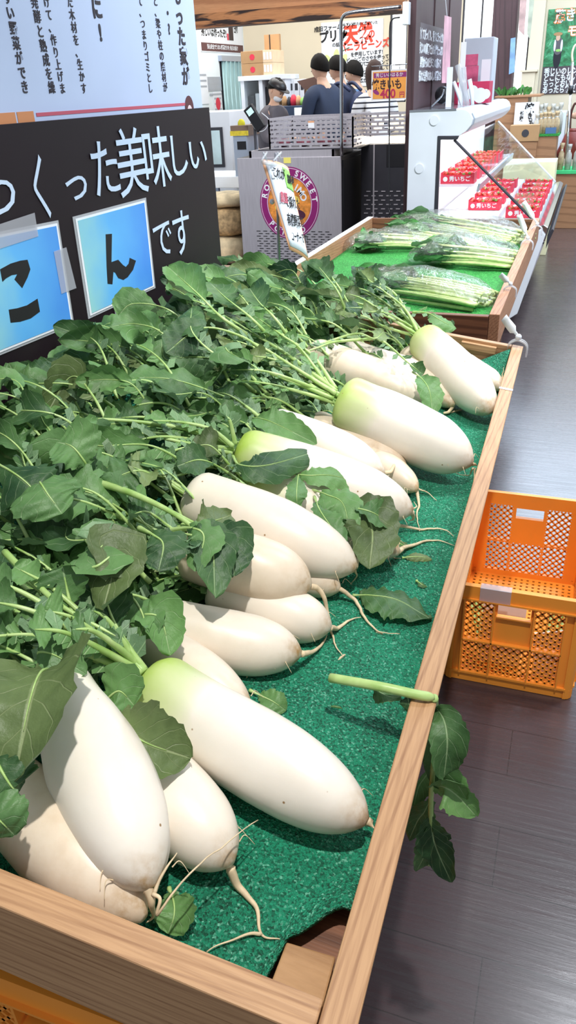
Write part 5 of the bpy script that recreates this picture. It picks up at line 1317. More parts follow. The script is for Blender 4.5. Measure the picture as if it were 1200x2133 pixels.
ext('canopy', [(CXb, prof[0][1] - .005), prof[1], prof[2], prof[3], prof[4], prof[5], prof[6], prof[7], (prof[7][0], prof[7][1] + .03), (CXb, prof[0][1] - .05)], CY0 + .05, CY1 - .05, M_['white'])
M_['case_grey'] = mat('silver_grey_trim', 'AEB8CA', .3, .5, var=.03)
mb = MB(); 
for y in (CY0 + .04,): mb.prism([(prof[3][0] + .004, y, prof[3][1]), (prof[4][0] + .006, y, prof[4][1]), (prof[5][0] + .005, y, prof[5][1]), (prof[6][0] + .003, y, prof[6][1] - .003), (prof[6][0], y, prof[6][1]), (prof[4][0], y, prof[4][1])], (0, .03, 0))
obj('canopy_edge_band', mb, M_['case_grey'], dc)
M_['case_in'] = mat('case_interior_white', 'F0F2F4', .4, var=.01)
obj('back_wall', MB().bb((CXb, CY0 + .05, .10), (gk[0] - .01, CY1 - .05, prof[0][1] - .05)), M_['case_in'], dc)
ext('gasket', [Q(912, 283), Q(957, 283), Q(953, 291), Q(918, 291), Q(912, 455), Q(904, 455)], CY0 - .006, CY0 + .01, M_['dkgrey'])
obj('base', MB().bb((CXb + .02, CY0 + .06, 0), (-.40, CY1 - .06, .10)), M_['dkgrey'], dc)
DK = .70
ext('lower_deck', [(gk[0], .70), (-.30, .60), (-.24, .60), (-.24, .56), (gk[0], .56)], CY0 + .05, CY1 - .05, M_['case_in'])
ext('front_body', [(-.36, .56), (-.215, .56), (-.19, .54), (-.30, .14), (-.36, .11)], CY0 + .05, CY1 - .05, M_['steel'])
frt = PX(1172, 380, -.15)
ext('front_rail', [(-.30, .58), (-.235, .645), (-.20, .655), (-.175, .64), (-.185, .56), (-.24, .54)], CY0 + .02, CY1, M_['chrome'])
ext('front_bumper', [(-.175, .60), (-.150, .635), (-.140, .625), (-.175, .52)], CY0 + .02, CY1, M_['dkgrey'])
sh = Q(994, 386, 5.05); SHZ = .875
ext('glass_shelf', [(gk[0] + .005, SHZ), (-.60, SHZ), (-.60, SHZ - .012), (gk[0] + .005, SHZ - .012)], CY0 + .06, CY1 - .06, M_['clear'], 0)
ext('shelf_price_rail', [(-.605, SHZ + .006), (-.59, SHZ + .004), (-.60, SHZ - .04), (-.612, SHZ - .04)], CY0 + .06, CY1 - .06, M_['case_grey'], 0)
gp0, gp1 = (-.74, 1.12), (-.235, .655)
gm = MB(); gm.prism([(gp0[0], CY0 + .07, gp0[1]), (gp1[0], CY0 + .07, gp1[1]), (gp1[0] - .004, CY0 + .07, gp1[1] - .005), (gp0[0] - .004, CY0 + .07, gp0[1] - .005)], (0, CY1 - CY0 - .14, 0)); obj('front_glass', gm, M_['glass'], dc)
e0, e1 = PY(946, 291, CY0 + .02), PY(1096, 452, CY0 + .02)
obj('glass_edge_strip', MB().tube([e0, V((gp1[0], CY0 + .02, gp1[1]))], .008, 8), M_['dkgrey'], dc)
f0 = PX(1045, 250, gp0[0]); 
em = MB(); em.prism([(gp0[0], CY1 - .045, gp0[1]), (gp1[0], CY1 - .045, gp1[1]), (-.62, CY1 - .045, .80)], (0, .004, 0)); obj('end_glass', em, M_['glass'], dc)
fg = MB().tube([V((gp0[0], CY1 - .04, gp0[1])), V((gp1[0], CY1 - .04, gp1[1]))], .006, 8).tube([V((gp1[0], CY1 - .04, gp1[1])), V((-.62, CY1 - .04, gp1[1]))], .006, 8); obj('end_glass_frame', fg, M_['case_grey'], dc)
M_['tube_light'] = mat('white_tube_light', 'FFFFFF', .5, var=0, emit=16)
obj('tube_lamp', MB().tube([V((-.76, CY0 + .12, 1.16)), V((-.76, CY1 - .12, 1.16))], .012, 10), M_['tube_light'], dc, smooth=True)
obj('shelf_lamp', MB().tube([V((-.64, CY0 + .12, SHZ - .03)), V((-.64, CY1 - .12, SHZ - .03))], .007, 8), M_['tube_light'], dc, smooth=True)
# strawberry trays
M_['tray_red'] = mat('red_printed_tray', 'D8344C', .5, var=.04); M_['berry'] = mat('strawberry_red', 'D03A2C', .35, var=.3, nscale=50); M_['berry_green'] = mat('strawberry_calyx', '7A9A4A', .6, var=.2)
def tray_proto():
    r = empty('strawberry_tray', (0, 0, 0), 'x', 'tray', 'red strawberry trays in the case')
    w, l, h, t = .20, .13, .062, .003
    mb = MB(); 
    for a, b_ in (((-w / 2, -l / 2, 0), (w / 2, -l / 2 + t, h * .8)), ((-w / 2, l / 2 - t, 0), (w / 2, l / 2, h * .8)), ((-w / 2, -l / 2, 0), (-w / 2 + t, l / 2, h)), ((w / 2 - t, -l / 2, 0), (w / 2, l / 2, h)), ((-w / 2, -l / 2, 0), (w / 2, l / 2, t))): mb.bb(a, b_)
    for sx in (-1, 1): mb.bb((sx * w / 2 - .012 if sx > 0 else -w / 2, -l / 2, 0), (w / 2 if sx > 0 else -w / 2 + .012, -l / 2 + t, h))
    obj('tray_body', mb, M_['tray_red'], r)
    text('lettering', '秀いちご', (.015, -l / 2 - .001, h * .42), .032, M_['paper'], r, FY, 1, .02)
    bd = MB(); bd.ball((-w / 2 + .028, -l / 2 - .0005, h * .42), .014, 12, 6, (1, .06, 1)); obj('printed_badge', bd, M_['paper'], r)
    return r
def berry_proto():
    mb = MB(); prof_ = [(.001, -.017), (.006, -.012), (.011, -.004), (.0135, .004), (.012, .010), (.006, .014)]
    mb.lathe((0, 0, 0), prof_, 9)
    r = obj('strawberry', mb, M_['berry'], smooth=True, origin=(0, 0, 0))
    cm = MB(); cm.lathe((0, 0, .013), [(.010, -.001), (.007, .003), (.001, .004)], 6)
    obj('calyx', cm, M_['berry_green'], r, smooth=True)
    return r
RISERS = []
tp_ = tray_proto(); bp_ = berry_proto(); bp_['category'] = 'strawberry'
br = random.Random(12)
ORD = ['nearest', 'second', 'third', 'fourth', 'fifth', 'sixth', 'seventh', 'eighth', 'ninth']
spots = []
for k in range(7): spots.append((-.735, 5.16 + k * .26 + (.03 if k > 1 else 0), SHZ + .001, 0, '%s red strawberry tray along the upper glass shelf' % ORD[k]))
for k in range(6): spots.append((-.345, 5.30 + k * .30, .662, 1, '%s red strawberry tray in the front row of the lower deck' % ORD[k]))
for k in range(5): spots.append((-.60, 5.48 + k * .30, .682, 1, '%s red strawberry tray in the rear row of the lower deck' % ORD[k]))
firstt = firstb = True
for (x, y, z, low_, lb_) in spots:
    t = tp_ if firstt else copy_tree(tp_); firstt = False
    t.location = (x, y, z); t['label'] = lb_
    if low_: RISERS.append((x, y, z))
    nb_ = 14 if y < 6.2 else 8
    for q in range(nb_):
        b_ = bp_ if firstb else copy_tree(bp_); firstb = False
        b_.location = (x - .078 + .039 * (q % 5) + br.uniform(-.006, .006), y - .042 + .04 * (q // 5) + br.uniform(-.006, .006), z + .048 + br.uniform(0, .008))
        b_.rotation_euler = (br.uniform(1.0, 2.6), br.uniform(-.6, .6), br.uniform(0, 6))
        where = 'upper glass shelf' if not low_ else 'lower deck'
        b_['label'] = 'ripe strawberry in the %s of the case' % (lb_.replace(' along the', ' of the').replace(' in the', ' of the')) if 0 else 'red strawberry sitting in the %s' % lb_.split(' along')[0].split(' in the')[0].replace('red strawberry tray', 'red tray') + (' of the ' + ('upper shelf' if not low_ else ('lower front row' if 'front' in lb_ else 'lower rear row')))
        b_['group'] = 'strawberries in their trays'
rs = MB()
rs.bb((-.46, 5.2, .60), (-.245, CY1 - .08, .660)); rs.bb((-.72, 5.2, .60), (-.485, CY1 - .08, .680)); obj('stepped_riser', rs, M_['case_in'], dc)
# paper-wrapped block on the far lower shelf
cw = MB(); cw.prism([(-.70, 7.6, .0), (-.26, 7.6, .0), (-.26, 7.95, .0), (-.70, 7.95, .0)], (0, 0, .78)); tag(obj('cream_paper_box', cw, mat('cream_paper', 'E8E2B8', .8), bevel=.004), 'cream cloth-covered box standing beyond the far end of the display case', 'box')
# things standing on the case top
CT = prof[0][1] + .009
def card_up(name, x0, x1, y0, Y, m, label, lean=0, th=.003, cat='card', zb=None):
    a, b_ = PY(x0, y0, Y), PY(x1, y0, Y); zb = CT if zb is None else zb
    mb = MB(); mb.prism([(a.x, Y, zb), (b_.x, Y, zb), (b_.x, Y + lean, a.z), (a.x, Y + lean, a.z)], (0, th, 0)); return tag(obj(name, mb, m), label, cat)
card_up('upright_card', 932, 944, 140, 5.25, M_['white'], 'narrow white card standing at the front of the case top')
sb = empty('gift_box', (PY(995, 200, 6.0).x, 6.0, CT), 'pink and white strawberry gift box standing on the case top', 'box')
ga, gb = PY(948, 172, 5.9), PY(1020, 172, 5.9)
obj('box_body', MB().bb((ga.x, 5.9, CT), (gb.x, 6.1, ga.z)), M_['pink'], sb, bevel=.002)
gw = MB(); 
for px, py, rr in ((985, 190, .035), (1000, 200, .045), (1012, 196, .03), (972, 200, .03)):
    p = PY(px, py, 5.898); gw.prism([V((p.x + rr * math.cos(t), 5.8985 - .0006 * rr * 100, max(p.z, CT + rr + .002) + rr * math.sin(t))) for t in [2 * PI * i / 18 for i in range(18)]], (0, -.0004, 0))
obj('white_pattern', gw, M_['paper'], sb)
rb = empty('rolled_bags', (PY(958, 200, 5.45).x, 5.45, CT), 'rolled clear and white bags leaning on the case top beside the card', 'bags')
for (xa, ya, xb, yb, r_) in ((975, 218, 953, 135, .020), (968, 212, 966, 140, .016), (985, 214, 978, 165, .014), (962, 214, 945, 170, .012)):
    a, b_ = PY(xa, ya, 5.45), PY(xb, yb, 5.45); a.z = CT + .004; obj('rolled_sheet', MB().tube([a, a.lerp(b_, .5) + V((.004, 0, 0)), b_], [r_ * .7, r_, r_ * .9], 10), M_['clear'] if r_ > .015 else M_['paper'], rb, smooth=True)
gbx = empty('grey_bin', (PY(1000, 100, 6.5).x, 6.5, CT), 'tall pale grey bin with pink panels on the case top before the window', 'bin')
a, b_ = PY(968, 80, 6.45), PY(1030, 80, 6.45)
obj('bin_body', MB().bb((a.x, 6.45, CT), (b_.x, 6.7, a.z)), mat('pale_grey_plastic', 'B9BEC9', .5, var=.03), gbx, bevel=.006)
for y0, y1 in ((114, 136), (138, 170)):
    p, q = PY(969, y0, 6.446), PY(995, y1, 6.446); obj('pink_panel', MB().bb((p.x, 6.446, q.z), (q.x, 6.449, p.z)), mat('pink_panel_%d' % y0, 'D0587C', .6, var=.15, nscale=30), gbx)
card_up('shelf_card', 1004, 1023, 124, 6.2, M_['paper'], 'white printed card with a black clip standing before the grey bin')
card_up('striped_strip', 961, 972, 88, 5.8, M_['paper'], 'tall narrow paper strip standing between the rolled bags and the gift box')
# black notice and hanging flyer on the partition
BXX = -1.04
def on_part(name, q, m, off, parent, th=.004):
    P_ = [PX(x, y, BXX + off) for x, y in q]; return obj(name, MB().prism(P_, (th, 0, 0)), m, parent)
P_ = [PX(x, y, BXX) for x, y in ((870, 45), (925, 61), (925, 167), (870, 167))]
bn = empty('black_notice', (BXX, (P_[0].y + P_[1].y) / 2, P_[2].z), 'dark grey notice with white lines of writing on the timber partition', 'notice')
z_t, z_b = (P_[0].z + P_[1].z) / 2, (P_[2].z + P_[3].z) / 2
obj('board', MB().bb((BXX, P_[0].y, z_b), (BXX + .004, P_[1].y, z_t)), mat('dark_grey_notice', '5C5258', .5, var=.03), bn)
for i, s in enumerate(('甘くてびっくり。香りにうっとり!', '秀じいの農園で土の栄養たっぷり', '果物からのビタミンの恵みで', '採れた自慢のおいしい野菜たち')):
    text('lettering', s, (BXX + .005, (P_[0].y + P_[1].y) / 2, z_t - .06 - i * (z_t - z_b) * .245), .062, M_['paper'], bn, FX, .92, .03)
fa, fb2 = PX(922, 36, -.95), PX(938, 170, -.95)
fl_ = empty('hanging_flyer', (-.95, (fa.y + fb2.y) / 2, fb2.z), 'long pale pink flyer hanging beside the dark notice', 'flyer')
obj('sheet', MB().prism([PX(x, y, -.95) for x, y in ((926, 32), (940, 36), (936, 173), (920, 173))], (.002, 0, 0)), mat('pink_flyer_print', 'D9A8B4', .6, var=.3, nscale=7), fl_)
obj('cord', MB().tube([PX(931, 34, -.95), PX(928, 0, -.95), PX(930, -40, -.95)], .003, 6), M_['paper'], fl_)
dk = MB().ball(PY(921, 198, 5.35), .045, 14, 10, (1, .8, 1.1)); dk_o = empty('dark_desk_lamp', PY(921, 215, 5.35), 'dark round object with a grey cable behind the case top', 'lamp')
ORG[dk_o.name] = V(dk_o.location); obj('round_body', dk, M_['black'], dk_o, smooth=True); obj('cable', MB().tube(bez([PY(925, 186, 5.3), PY(920, 200, 5.3), PY(908, 212, 5.3), PY(898, 222, 5.3)], 14), .006, 8), M_['chrome'], dk_o, smooth=True)
# ================================================================== kitchen and people
def vis(m): return m
WX = WALL_L
# poster high on the left wall
def wallquad(name, parent, px0, px1, z0, z1, m, off=.004, X=WX, py=100):
    a, b_ = PX(px0, py, X).y, PX(px1, py, X).y
    return obj(name, MB().bb((X + off - .003, a, z0), (X + off, b_, z1)), m, parent)
pa, pb = PX(414, 62, WX), PX(504, 84, WX)
wpz0, wpz1 = 1.86, 2.35
wp_ = empty('wall_poster', (WX, (pa.y + pb.y) / 2, 1.86), 'white poster with black writing and a red mark high on the left kitchen wall', 'poster')
obj('sheet', MB().bb((WX, pa.y, 1.86), (WX + .006, pb.y, 2.35)), M_['paper'], wp_)
obj('brown_banner', MB().bb((WX + .006, pa.y + .02, 1.87), (WX + .009, pb.y, 1.955)), mat('brown_banner_print', '5B3A3C', .6, var=0), wp_)
ym = (pa.y + pb.y) / 2
text('lettering', '秀じいは作ったぞ!', (WX + .008, pa.y + .42, 2.06), .10, M_['ink'], wp_, FX, .9, .03)
text('lettering', '安心安全でうまい野菜だけを 毎日お届け', (WX + .0105, ym, 1.912), .055, M_['paper'], wp_, FX, .95, .02)
obj('dark_badge', MB().bb((WX + .006, pb.y - .44, 2.0), (WX + .009, pb.y - .30, 2.16)), mat('dark_badge_print', '3A2A2E', .6, var=0), wp_)
obj('red_mark', MB().bb((WX + .006, pb.y - .50, 2.0), (WX + .0085, pb.y - .45, 2.07)), M_['redpink'], wp_)
text('lettering', '土作り', (WX + .008, pb.y - .20, 2.12), .09, M_['ink'], wp_, FX, .5, .03)
# steel strip curtain in a doorway
ca_, cb2 = PX(458, 128, WX), PX(497, 128, WX)
sc_ = empty('strip_curtain', (WX + .04, (ca_.y + cb2.y) / 2, .02), 'grey-blue translucent strip curtain hanging in the kitchen doorway', 'curtain')
M_['curtain'] = mat('grey_blue_curtain_strip', '8FB0B4', .22, .1, var=.15, nscale=3)
zt_ = PX(470, 128, WX).z
obj('rail', MB().bb((WX, ca_.y - .05, zt_), (WX + .05, cb2.y + .05, zt_ + .06)), M_['case_grey'], sc_)
n_ = 9
for i in range(n_):
    y0 = ca_.y + (cb2.y - ca_.y) * i / n_; y1 = y0 + (cb2.y - ca_.y) / n_
    rows = [[V((WX + .02 + .022 * math.sin(PI * s) + (.01 if i % 2 else 0), y0 + (y1 - y0) * s * 1.04, zt_ - (zt_ - .03) * t)) for s in (0, .25, .5, .75, 1)] for t in (0, .5, 1)]
    obj('strip', MB().grid(rows, uv=False), M_['curtain'], sc_, smooth=True, solid=.003)
obj('doorway_recess', MB().bb((WX + .001, ca_.y - .02, .02), (WX + .008, cb2.y + .02, zt_)), M_['dkgrey'], sc_)
# white notices and appliance left of the curtain
for (x0, x1, y0, y1, lb_) in ((411, 432, 142, 218, 'tall white notice on the kitchen wall nearest the signboard'), (432, 461, 160, 190, 'small grey notice on the kitchen wall left of the curtain'), (444, 462, 192, 236, 'white notice with a red round mark below the grey notice')):
    p, q = PX(x0, (y0 + y1) / 2, WX), PX(x1, (y0 + y1) / 2, WX); za, zb = PX(x0, y0, WX).z, PX(x0, y1, WX).z
    r = empty('wall_notice', (WX, (p.y + q.y) / 2, zb), lb_, 'notice')
    obj('sheet', MB().bb((WX, p.y, zb), (WX + .008, q.y, za)), M_['white'] if x0 != 432 else M_['case_grey'], r)
    if x0 == 444: obj('red_disc', MB().lathe((WX + .009, (p.y + q.y) / 2, zb + .10), [(.07, -.001), (.07, .001)], 20, 'X'), M_['redpink'], r)
    for j in range(3): obj('text_line', MB().bb((WX + .008, p.y + .03, za - .08 - j * .06), (WX + .0095, q.y - .03, za - .06 - j * .06)), M_['case_grey'], r)
# white standing machine with glass door left of the oven
def Yb(x, y, Y): return PY(x, y, Y)
MY = 8.6
a, b_ = Yb(448, 240, MY), Yb(478, 240, MY)
wm = empty('white_freezer', ((a.x + b_.x) / 2, MY + .3, 0), 'white upright machine with a dark-framed glass door beside the signboard', 'machine')
obj('cabinet', MB().bb((a.x - .35, MY, 0), (b_.x, MY + .6, Yb(460, 232, MY).z)), M_['white'], wm, bevel=.008)
zd0, zd1 = Yb(455, 348, MY).z, Yb(455, 265, MY).z; xd0, xd1 = Yb(440, 300, MY).x - .2, Yb(466, 300, MY).x
obj('door_frame', MB().bb((xd0, MY - .015, zd0), (xd1, MY - .001, zd1)), M_['dkgrey'], wm)
obj('door_glass', MB().bb((xd0 + .03, MY - .018, zd0 + .03), (xd1 - .03, MY - .0155, zd1 - .03)), mat('pale_cyan_glass', 'CBE3E8', .2, var=.15, nscale=4), wm)
# white shelf board with sacks below
sh_ = empty('white_table', (-3.05, 7.7, 0), 'white table board above the sacks beside the oven', 'table')
tz = Yb(470, 368, 7.3).z
xs0, xs1 = Yb(452, 370, 7.3).x - .3, Yb(497, 370, 7.3).x + .12
obj('table_top', MB().bb((xs0, 7.3, tz - .10), (xs1, 7.9, tz)), M_['paper'], sh_, bevel=.004)
for x in (xs0 + .04, xs1 - .04):
    for y in (7.34, 7.86): obj('leg', MB().bb((x - .02, y - .02, 0), (x + .02, y + .02, tz - .10)), M_['case_grey'], sh_)
def sack(cx, cy, z, w, d, h, label, seed, col):
    mb = MB(); rows = []; n, m = 14, 28
    for i in range(n + 1):
        t = i / n; th = PI * t; row = []
        for k in range(m + 1):
            an = 2 * PI * k / m
            sx = math.copysign(abs(math.cos(an)) ** .5, math.cos(an)); sy = math.copysign(abs(math.sin(an)) ** .5, math.sin(an))
            rr = math.sin(th) ** .45 if 0 < t < 1 else 0.02
            p = V((cx + w / 2 * sx * rr, cy + d / 2 * sy * rr, z + h / 2 - h / 2 * math.copysign(abs(math.cos(th)) ** .8, math.cos(th))))
            p += V((1, 1, .6)) * .018 * noise.noise(p * 9 + V((seed, 0, 0))) ; p.z = max(p.z, z + .001); row.append(p)
        rows.append(row)
    return tag(obj('sack', mb.grid(rows, uv=False), col, smooth=True), label, 'sack')
M_['sack'] = mat('crumpled_cream_paper_sack', 'D8C4A0', .8, var=.3, nscale=12, bscale=30, bstr=.6); M_['sack2'] = mat('woven_brown_sack', 'B79A72', .9, var=.45, nscale=25, bscale=60, bstr=.8)
sxm = (Yb(458, 500, 6.9).x + Yb(505, 500, 6.9).x) / 2 - .05
sack(sxm, 7.0, 0, .45, .5, .26, 'cream paper sack at the bottom of the pile beside the oven', 1, M_['sack'])
sack(sxm, 7.0, .25, .44, .48, .26, 'brown woven sack with dry roots in the middle of the pile', 2, M_['sack2'])
sack(sxm, 7.0, .50, .44, .46, .12, 'cream sack on top of the pile under the white table', 3, M_['sack'])
pb_ = MB(); pb_.bb((sxm - .45, 6.4, 0), (sxm + .24, 6.72, .02)); tag(obj('floor_board', pb_, mat('pinkish_floor_board', 'D6BCA8', .6)), 'pinkish board lying on the floor in front of the sacks', 'board')
# cabinet with boxes on top
KY = 9.4
a, b_ = Yb(500, 160, KY), Yb(592, 160, KY)
kc = empty('white_cabinet', ((a.x + b_.x) / 2, KY + .25, 0), 'pale green-white cabinet with glass doors carrying cardboard boxes', 'cabinet')
kz = Yb(540, 157, KY).z; xmid = Yb(538, 160, KY).x
for x in (a.x, xmid, b_.x - .04): obj('upright', MB().bb((x, KY, 0), (x + .045, KY + .45, kz)), M_['white'], kc)
obj('cabinet_top', MB().bb((a.x - .02, KY - .02, kz - .05), (b_.x + .02, KY + .47, kz)), M_['white'], kc, bevel=.004)
obj('back_board', MB().bb((a.x, KY + .43, 0), (b_.x, KY + .45, kz - .05)), M_['dkgrey'], kc)
for z in (kz - .48, kz - .90): obj('shelf', MB().bb((a.x + .045, KY + .02, z), (b_.x - .04, KY + .43, z + .02)), M_['white'], kc)
obj('glass_door', MB().bb((a.x + .045, KY + .005, kz - .85), (xmid, KY + .01, kz - .06)), M_['glass'], kc)
rk = random.Random(3)
lbs = ['open cardboard box inside the right half of the cabinet', 'dark folder standing inside the right half of the cabinet', 'brown box on the lower shelf of the cabinet', 'checked cloth stack on the left cabinet shelf', 'white papers on the left cabinet shelf']
for k, (x0, x1, z0, h, m) in enumerate(((.60, .80, -.46, .36, 'cardboard'), (.50, .60, -.46, .34, 'black'), (.12, .40, -.88, .25, 'cardboard'), (.10, .24, -.46, .26, 'dkgrey'), (.27, .40, -.46, .28, 'white'))):
    W2 = b_.x - a.x; tag(obj('storage_box', MB().bb((a.x + W2 * x0, KY + .08, kz + z0), (a.x + W2 * x1, KY + .34, kz + z0 + h)), M_[m], bevel=.003), lbs[k], 'box')
bx0, bx1 = Yb(501, 130, KY).x, Yb(548, 130, KY).x; zt1, zt2, zt3 = Yb(525, 106, KY).z, Yb(525, 132, KY).z, kz
for z0, z1, lb_ in ((zt3, zt2 - .002, 'lower cardboard box with a round red mark on the cabinet'), (zt2, zt1, 'upper cardboard box with a round red mark on the cabinet')):
    r = empty('cardboard_box', ((bx0 + bx1) / 2, KY + .2, z0), lb_, 'box', 'cardboard boxes on the cabinet')
    obj('box_body', MB().bb((bx0, KY + .02, z0), (bx1 - .01, KY + .4, z1)), M_['cardboard'], r, bevel=.003)
    obj('side_panel', MB().bb((bx1 - .009, KY + .02, z0), (bx1 + .11, KY + .4, z1)), mat('pale_box_side', 'D8BFA0', .8), r, bevel=.003)
    obj('red_mark', MB().lathe(((bx0 + bx1) / 2, KY + .0185, (z0 + z1) / 2), [(.03, -.001), (.03, .001)], 20, 'Y'), M_['redpink'], r)
    for i in range(3): obj('white_bottle_print', MB().bb((bx1 + .002 + i * .036, KY + .0175, z0 + .03), (bx1 + .026 + i * .036, KY + .0195, z1 - .02)), M_['paper'], r)
tc0, tc1 = Yb(543, 72, KY + .3), Yb(578, 150, KY + .3)
r = empty('tall_cardboard', ((tc0.x + tc1.x) / 2, KY + .44, kz), 'tall narrow cardboard carton behind the marked boxes', 'box')
obj('carton', MB().bb((tc0.x, KY + .405, kz), (tc1.x, KY + .46, tc0.z)), M_['cardboard'], r); obj('dark_seam', MB().bb(((tc0.x + tc1.x) / 2 - .03, KY + .402, kz + .1), ((tc0.x + tc1.x) / 2 - .018, KY + .4045, tc0.z)), M_['black'], r)
# counter with small goods
GY = 9.15
ga_, gb_ = Yb(588, 225, GY), Yb(700, 225, GY)
gz = Yb(620, 220, GY).z
gc = empty('chilled_counter', ((ga_.x + gb_.x) / 2, GY + .3, 0), 'low chilled counter with a bright white top behind the oven', 'counter')
obj('body', MB().bb((ga_.x, GY, 0), (gb_.x + .05, GY + .6, gz)), mat('blue_black_counter', '2B3A55', .4), gc, bevel=.005)
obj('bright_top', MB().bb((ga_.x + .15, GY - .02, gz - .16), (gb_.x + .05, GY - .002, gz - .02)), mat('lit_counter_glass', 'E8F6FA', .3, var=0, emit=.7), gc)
goods = [(593, .06, .10, 'cardboard'), (603, .05, .09, 'dkgrey'), (612, .07, .11, 'redpink'), (622, .06, .10, 'label_orange'), (632, .07, .08, 'label_green')]
cn = ['brown', 'dark', 'red', 'orange', 'green']
for k, (px, w_, h_, m) in enumerate(goods):
    p = Yb(px, 215, GY + .2); mb = MB().lathe((p.x, GY + .2, gz), [(w_ * .5, 0), (w_ * .55, h_ * .5), (w_ * .35, h_ * .9), (w_ * .15, h_)], 14); tag(obj('snack_bag', mb, M_[m], smooth=True), 'small %s snack bag on the chilled counter' % cn[k], 'bag', 'snack bags on the counter')
for k, px in enumerate((607, 618, 630, 642)):
    p = Yb(px, 200, GY + .45); h_ = .26; r = empty('white_carton', (p.x, GY + .5, gz), 'white carton with dark window print, %s from the left behind the counter' % ['first', 'second', 'third', 'fourth'][k], 'carton', 'white cartons behind the counter')
    obj('box_body', MB().bb((p.x - .032, GY + .45, gz), (p.x + .032, GY + .55, gz + h_)), M_['white'], r, bevel=.003)
    obj('window_print', MB().bb((p.x - .018, GY + .4485, gz + .15), (p.x + .018, GY + .4495, gz + .22)), M_['dkgrey'], r)
p, q = Yb(636, 190, GY + .15), Yb(668, 220, GY + .15)
r = empty('brown_open_box', ((p.x + q.x) / 2, GY + .15, gz), 'open dark brown carton with a yellow-green label left of the first man', 'box')
obj('box_body', MB().bb((p.x + .02, GY + .05, gz), (q.x, GY + .3, p.z + .02)), mat('dark_brown_card', '5A4238', .8), r)
obj('lid_flap', MB().prism([(p.x - .06, GY + .05, p.z + .10), (q.x, GY + .05, p.z + .14), (q.x, GY + .05, p.z + .02), (p.x + .02, GY + .05, p.z + .02)], (0, .006, 0)), mat('dark_brown_card_flap', '6A5048', .8), r)
obj('label', MB().bb((p.x + .05, GY + .046, gz + .01), (q.x - .02, GY + .049, gz + .15)), mat('yellow_green_label', 'C6D68A', .7), r)
# payment terminal and scale, yellow label box in front
TY = 7.2
for_ = Yb(528, 245, TY)
pt_ = empty('payment_terminal', (for_.x, TY, 0), 'black card terminal tilted on a stand with white cables beside the oven', 'terminal')
tdir = (Yb(545, 268, TY) - Yb(517, 224, TY)); tl_ = tdir.length; tdir.normalize()
Mx = frame(tdir, V((0, -1, 0)).cross(tdir).normalized() * -1, V((0, -1, 0)), (Yb(531, 246, TY)))
mb = MB().box((0, 0, 0), (tl_ * 1.05, .10, .035)); obj_local('terminal_body', mb, M_['black'], Mx, pt_, bevel=.008)
mb = MB().box((-tl_ * .3, 0, .019), (.05, .06, .002)); obj_local('screen', mb, mat('pale_screen', 'BFE6E6', .3, var=0, emit=.4), Mx, pt_)
obj('stand', MB().tube([V((for_.x, TY + .02, 0)), V((for_.x, TY + .02, for_.z - .02))], .015, 8), M_['dkgrey'], pt_, smooth=True)
obj('cable', MB().tube(bez([Yb(545, 235, TY), Yb(560, 250, TY), Yb(552, 270, TY), Yb(535, 272, TY), Yb(518, 245, TY)], 20), .004, 6), M_['white'], pt_, smooth=True)
a, b_ = Yb(479, 268, 7.3), Yb(518, 300, 7.3)
yb = empty('counter_scale', ((a.x + b_.x) / 2, 7.4, 0), 'grey scale box with a yellow strip label left of the terminal', 'scale')
obj('pedestal', MB().bb((a.x + .02, 7.31, 0), (b_.x - .02, 7.6, Yb(490, 282, 7.3).z)), M_['case_grey'], yb, bevel=.004)
obj('yellow_strip', MB().bb((a.x, 7.295, Yb(490, 283, 7.3).z), (b_.x, 7.309, Yb(490, 273, 7.3).z)), mat('yellow_strip_print', 'D8C23A', .6, var=.2, nscale=30), yb)
obj('top_tray', MB().bb((a.x, 7.31, Yb(490, 283, 7.3).z), (b_.x, 7.6, Yb(490, 262, 7.3).z)), mat('brown_tray', '7A6458', .6), yb)
obj('dark_screen', MB().bb((a.x + .06, 7.305, Yb(490, 312, 7.3).z), (b_.x - .03, 7.3095, Yb(490, 295, 7.3).z)), M_['black'], yb)
ylw = MB().ball(Yb(503, 258, 7.4), .035, 12, 8, (1, 1, 1.2)); tag(obj('yellow_sponge_toy', ylw, mat('yellow_plush', 'D8CE30', .8), smooth=True), 'small yellow cloth bundle on the scale box', 'cloth')
# big vanilla poster on the back wall
pa, pb = PY(669, 58, BY - .01), PY(797, 155, BY - .01)
zt_, zb_ = PY(797, 42, BY).z, PY(797, 155, BY).z
vp = empty('pudding_poster', ((pa.x + pb.x) / 2, BY - .01, zb_), 'large white hand-written poster with red and black words behind the customers', 'poster')
obj('sheet', MB().bb((pa.x, BY - .012, zb_ - .12), (pb.x, BY - .004, zt_ + .02)), M_['paper'], vp)
PW, PH = pb.x - pa.x, zt_ - zb_ + .12
M_['brush_red'] = mat('brush_red_ink', 'D8452C', .6, var=0)
def pt2(s, t): return (pa.x + PW * s, BY - .014, zt_ - PH * t)
text('lettering', '成田ファームランド', pt2(.22, .06), .06, M_['ink'], vp, FY, 1, .03, rot=.04)
text('lettering', 'プリン', pt2(.2, .2), .14, M_['ink'], vp, FY, .9, .04, rot=.04)
text('lettering', 'の話', pt2(.24, .33), .05, M_['ink'], vp, FY, 1, .02)
text('lettering', '!', pt2(.36, .2), .16, M_['ink'], vp, FY, 1, .04, rot=-.3)
text('lettering', '天然', pt2(.60, .20), .22, M_['brush_red'], vp, FY, .85, .05, rot=.04)
text('lettering', 'の', pt2(.82, .2), .1, M_['brush_red'], vp, FY, .85, .04)
text('lettering', 'バニラビーンズ', pt2(.70, .37), .105, M_['brush_red'], vp, FY, .88, .04, rot=.05)
text('lettering', 'プリンのために選びぬいた', pt2(.66, .03), .038, M_['ink'], vp, FY, .9, .02)
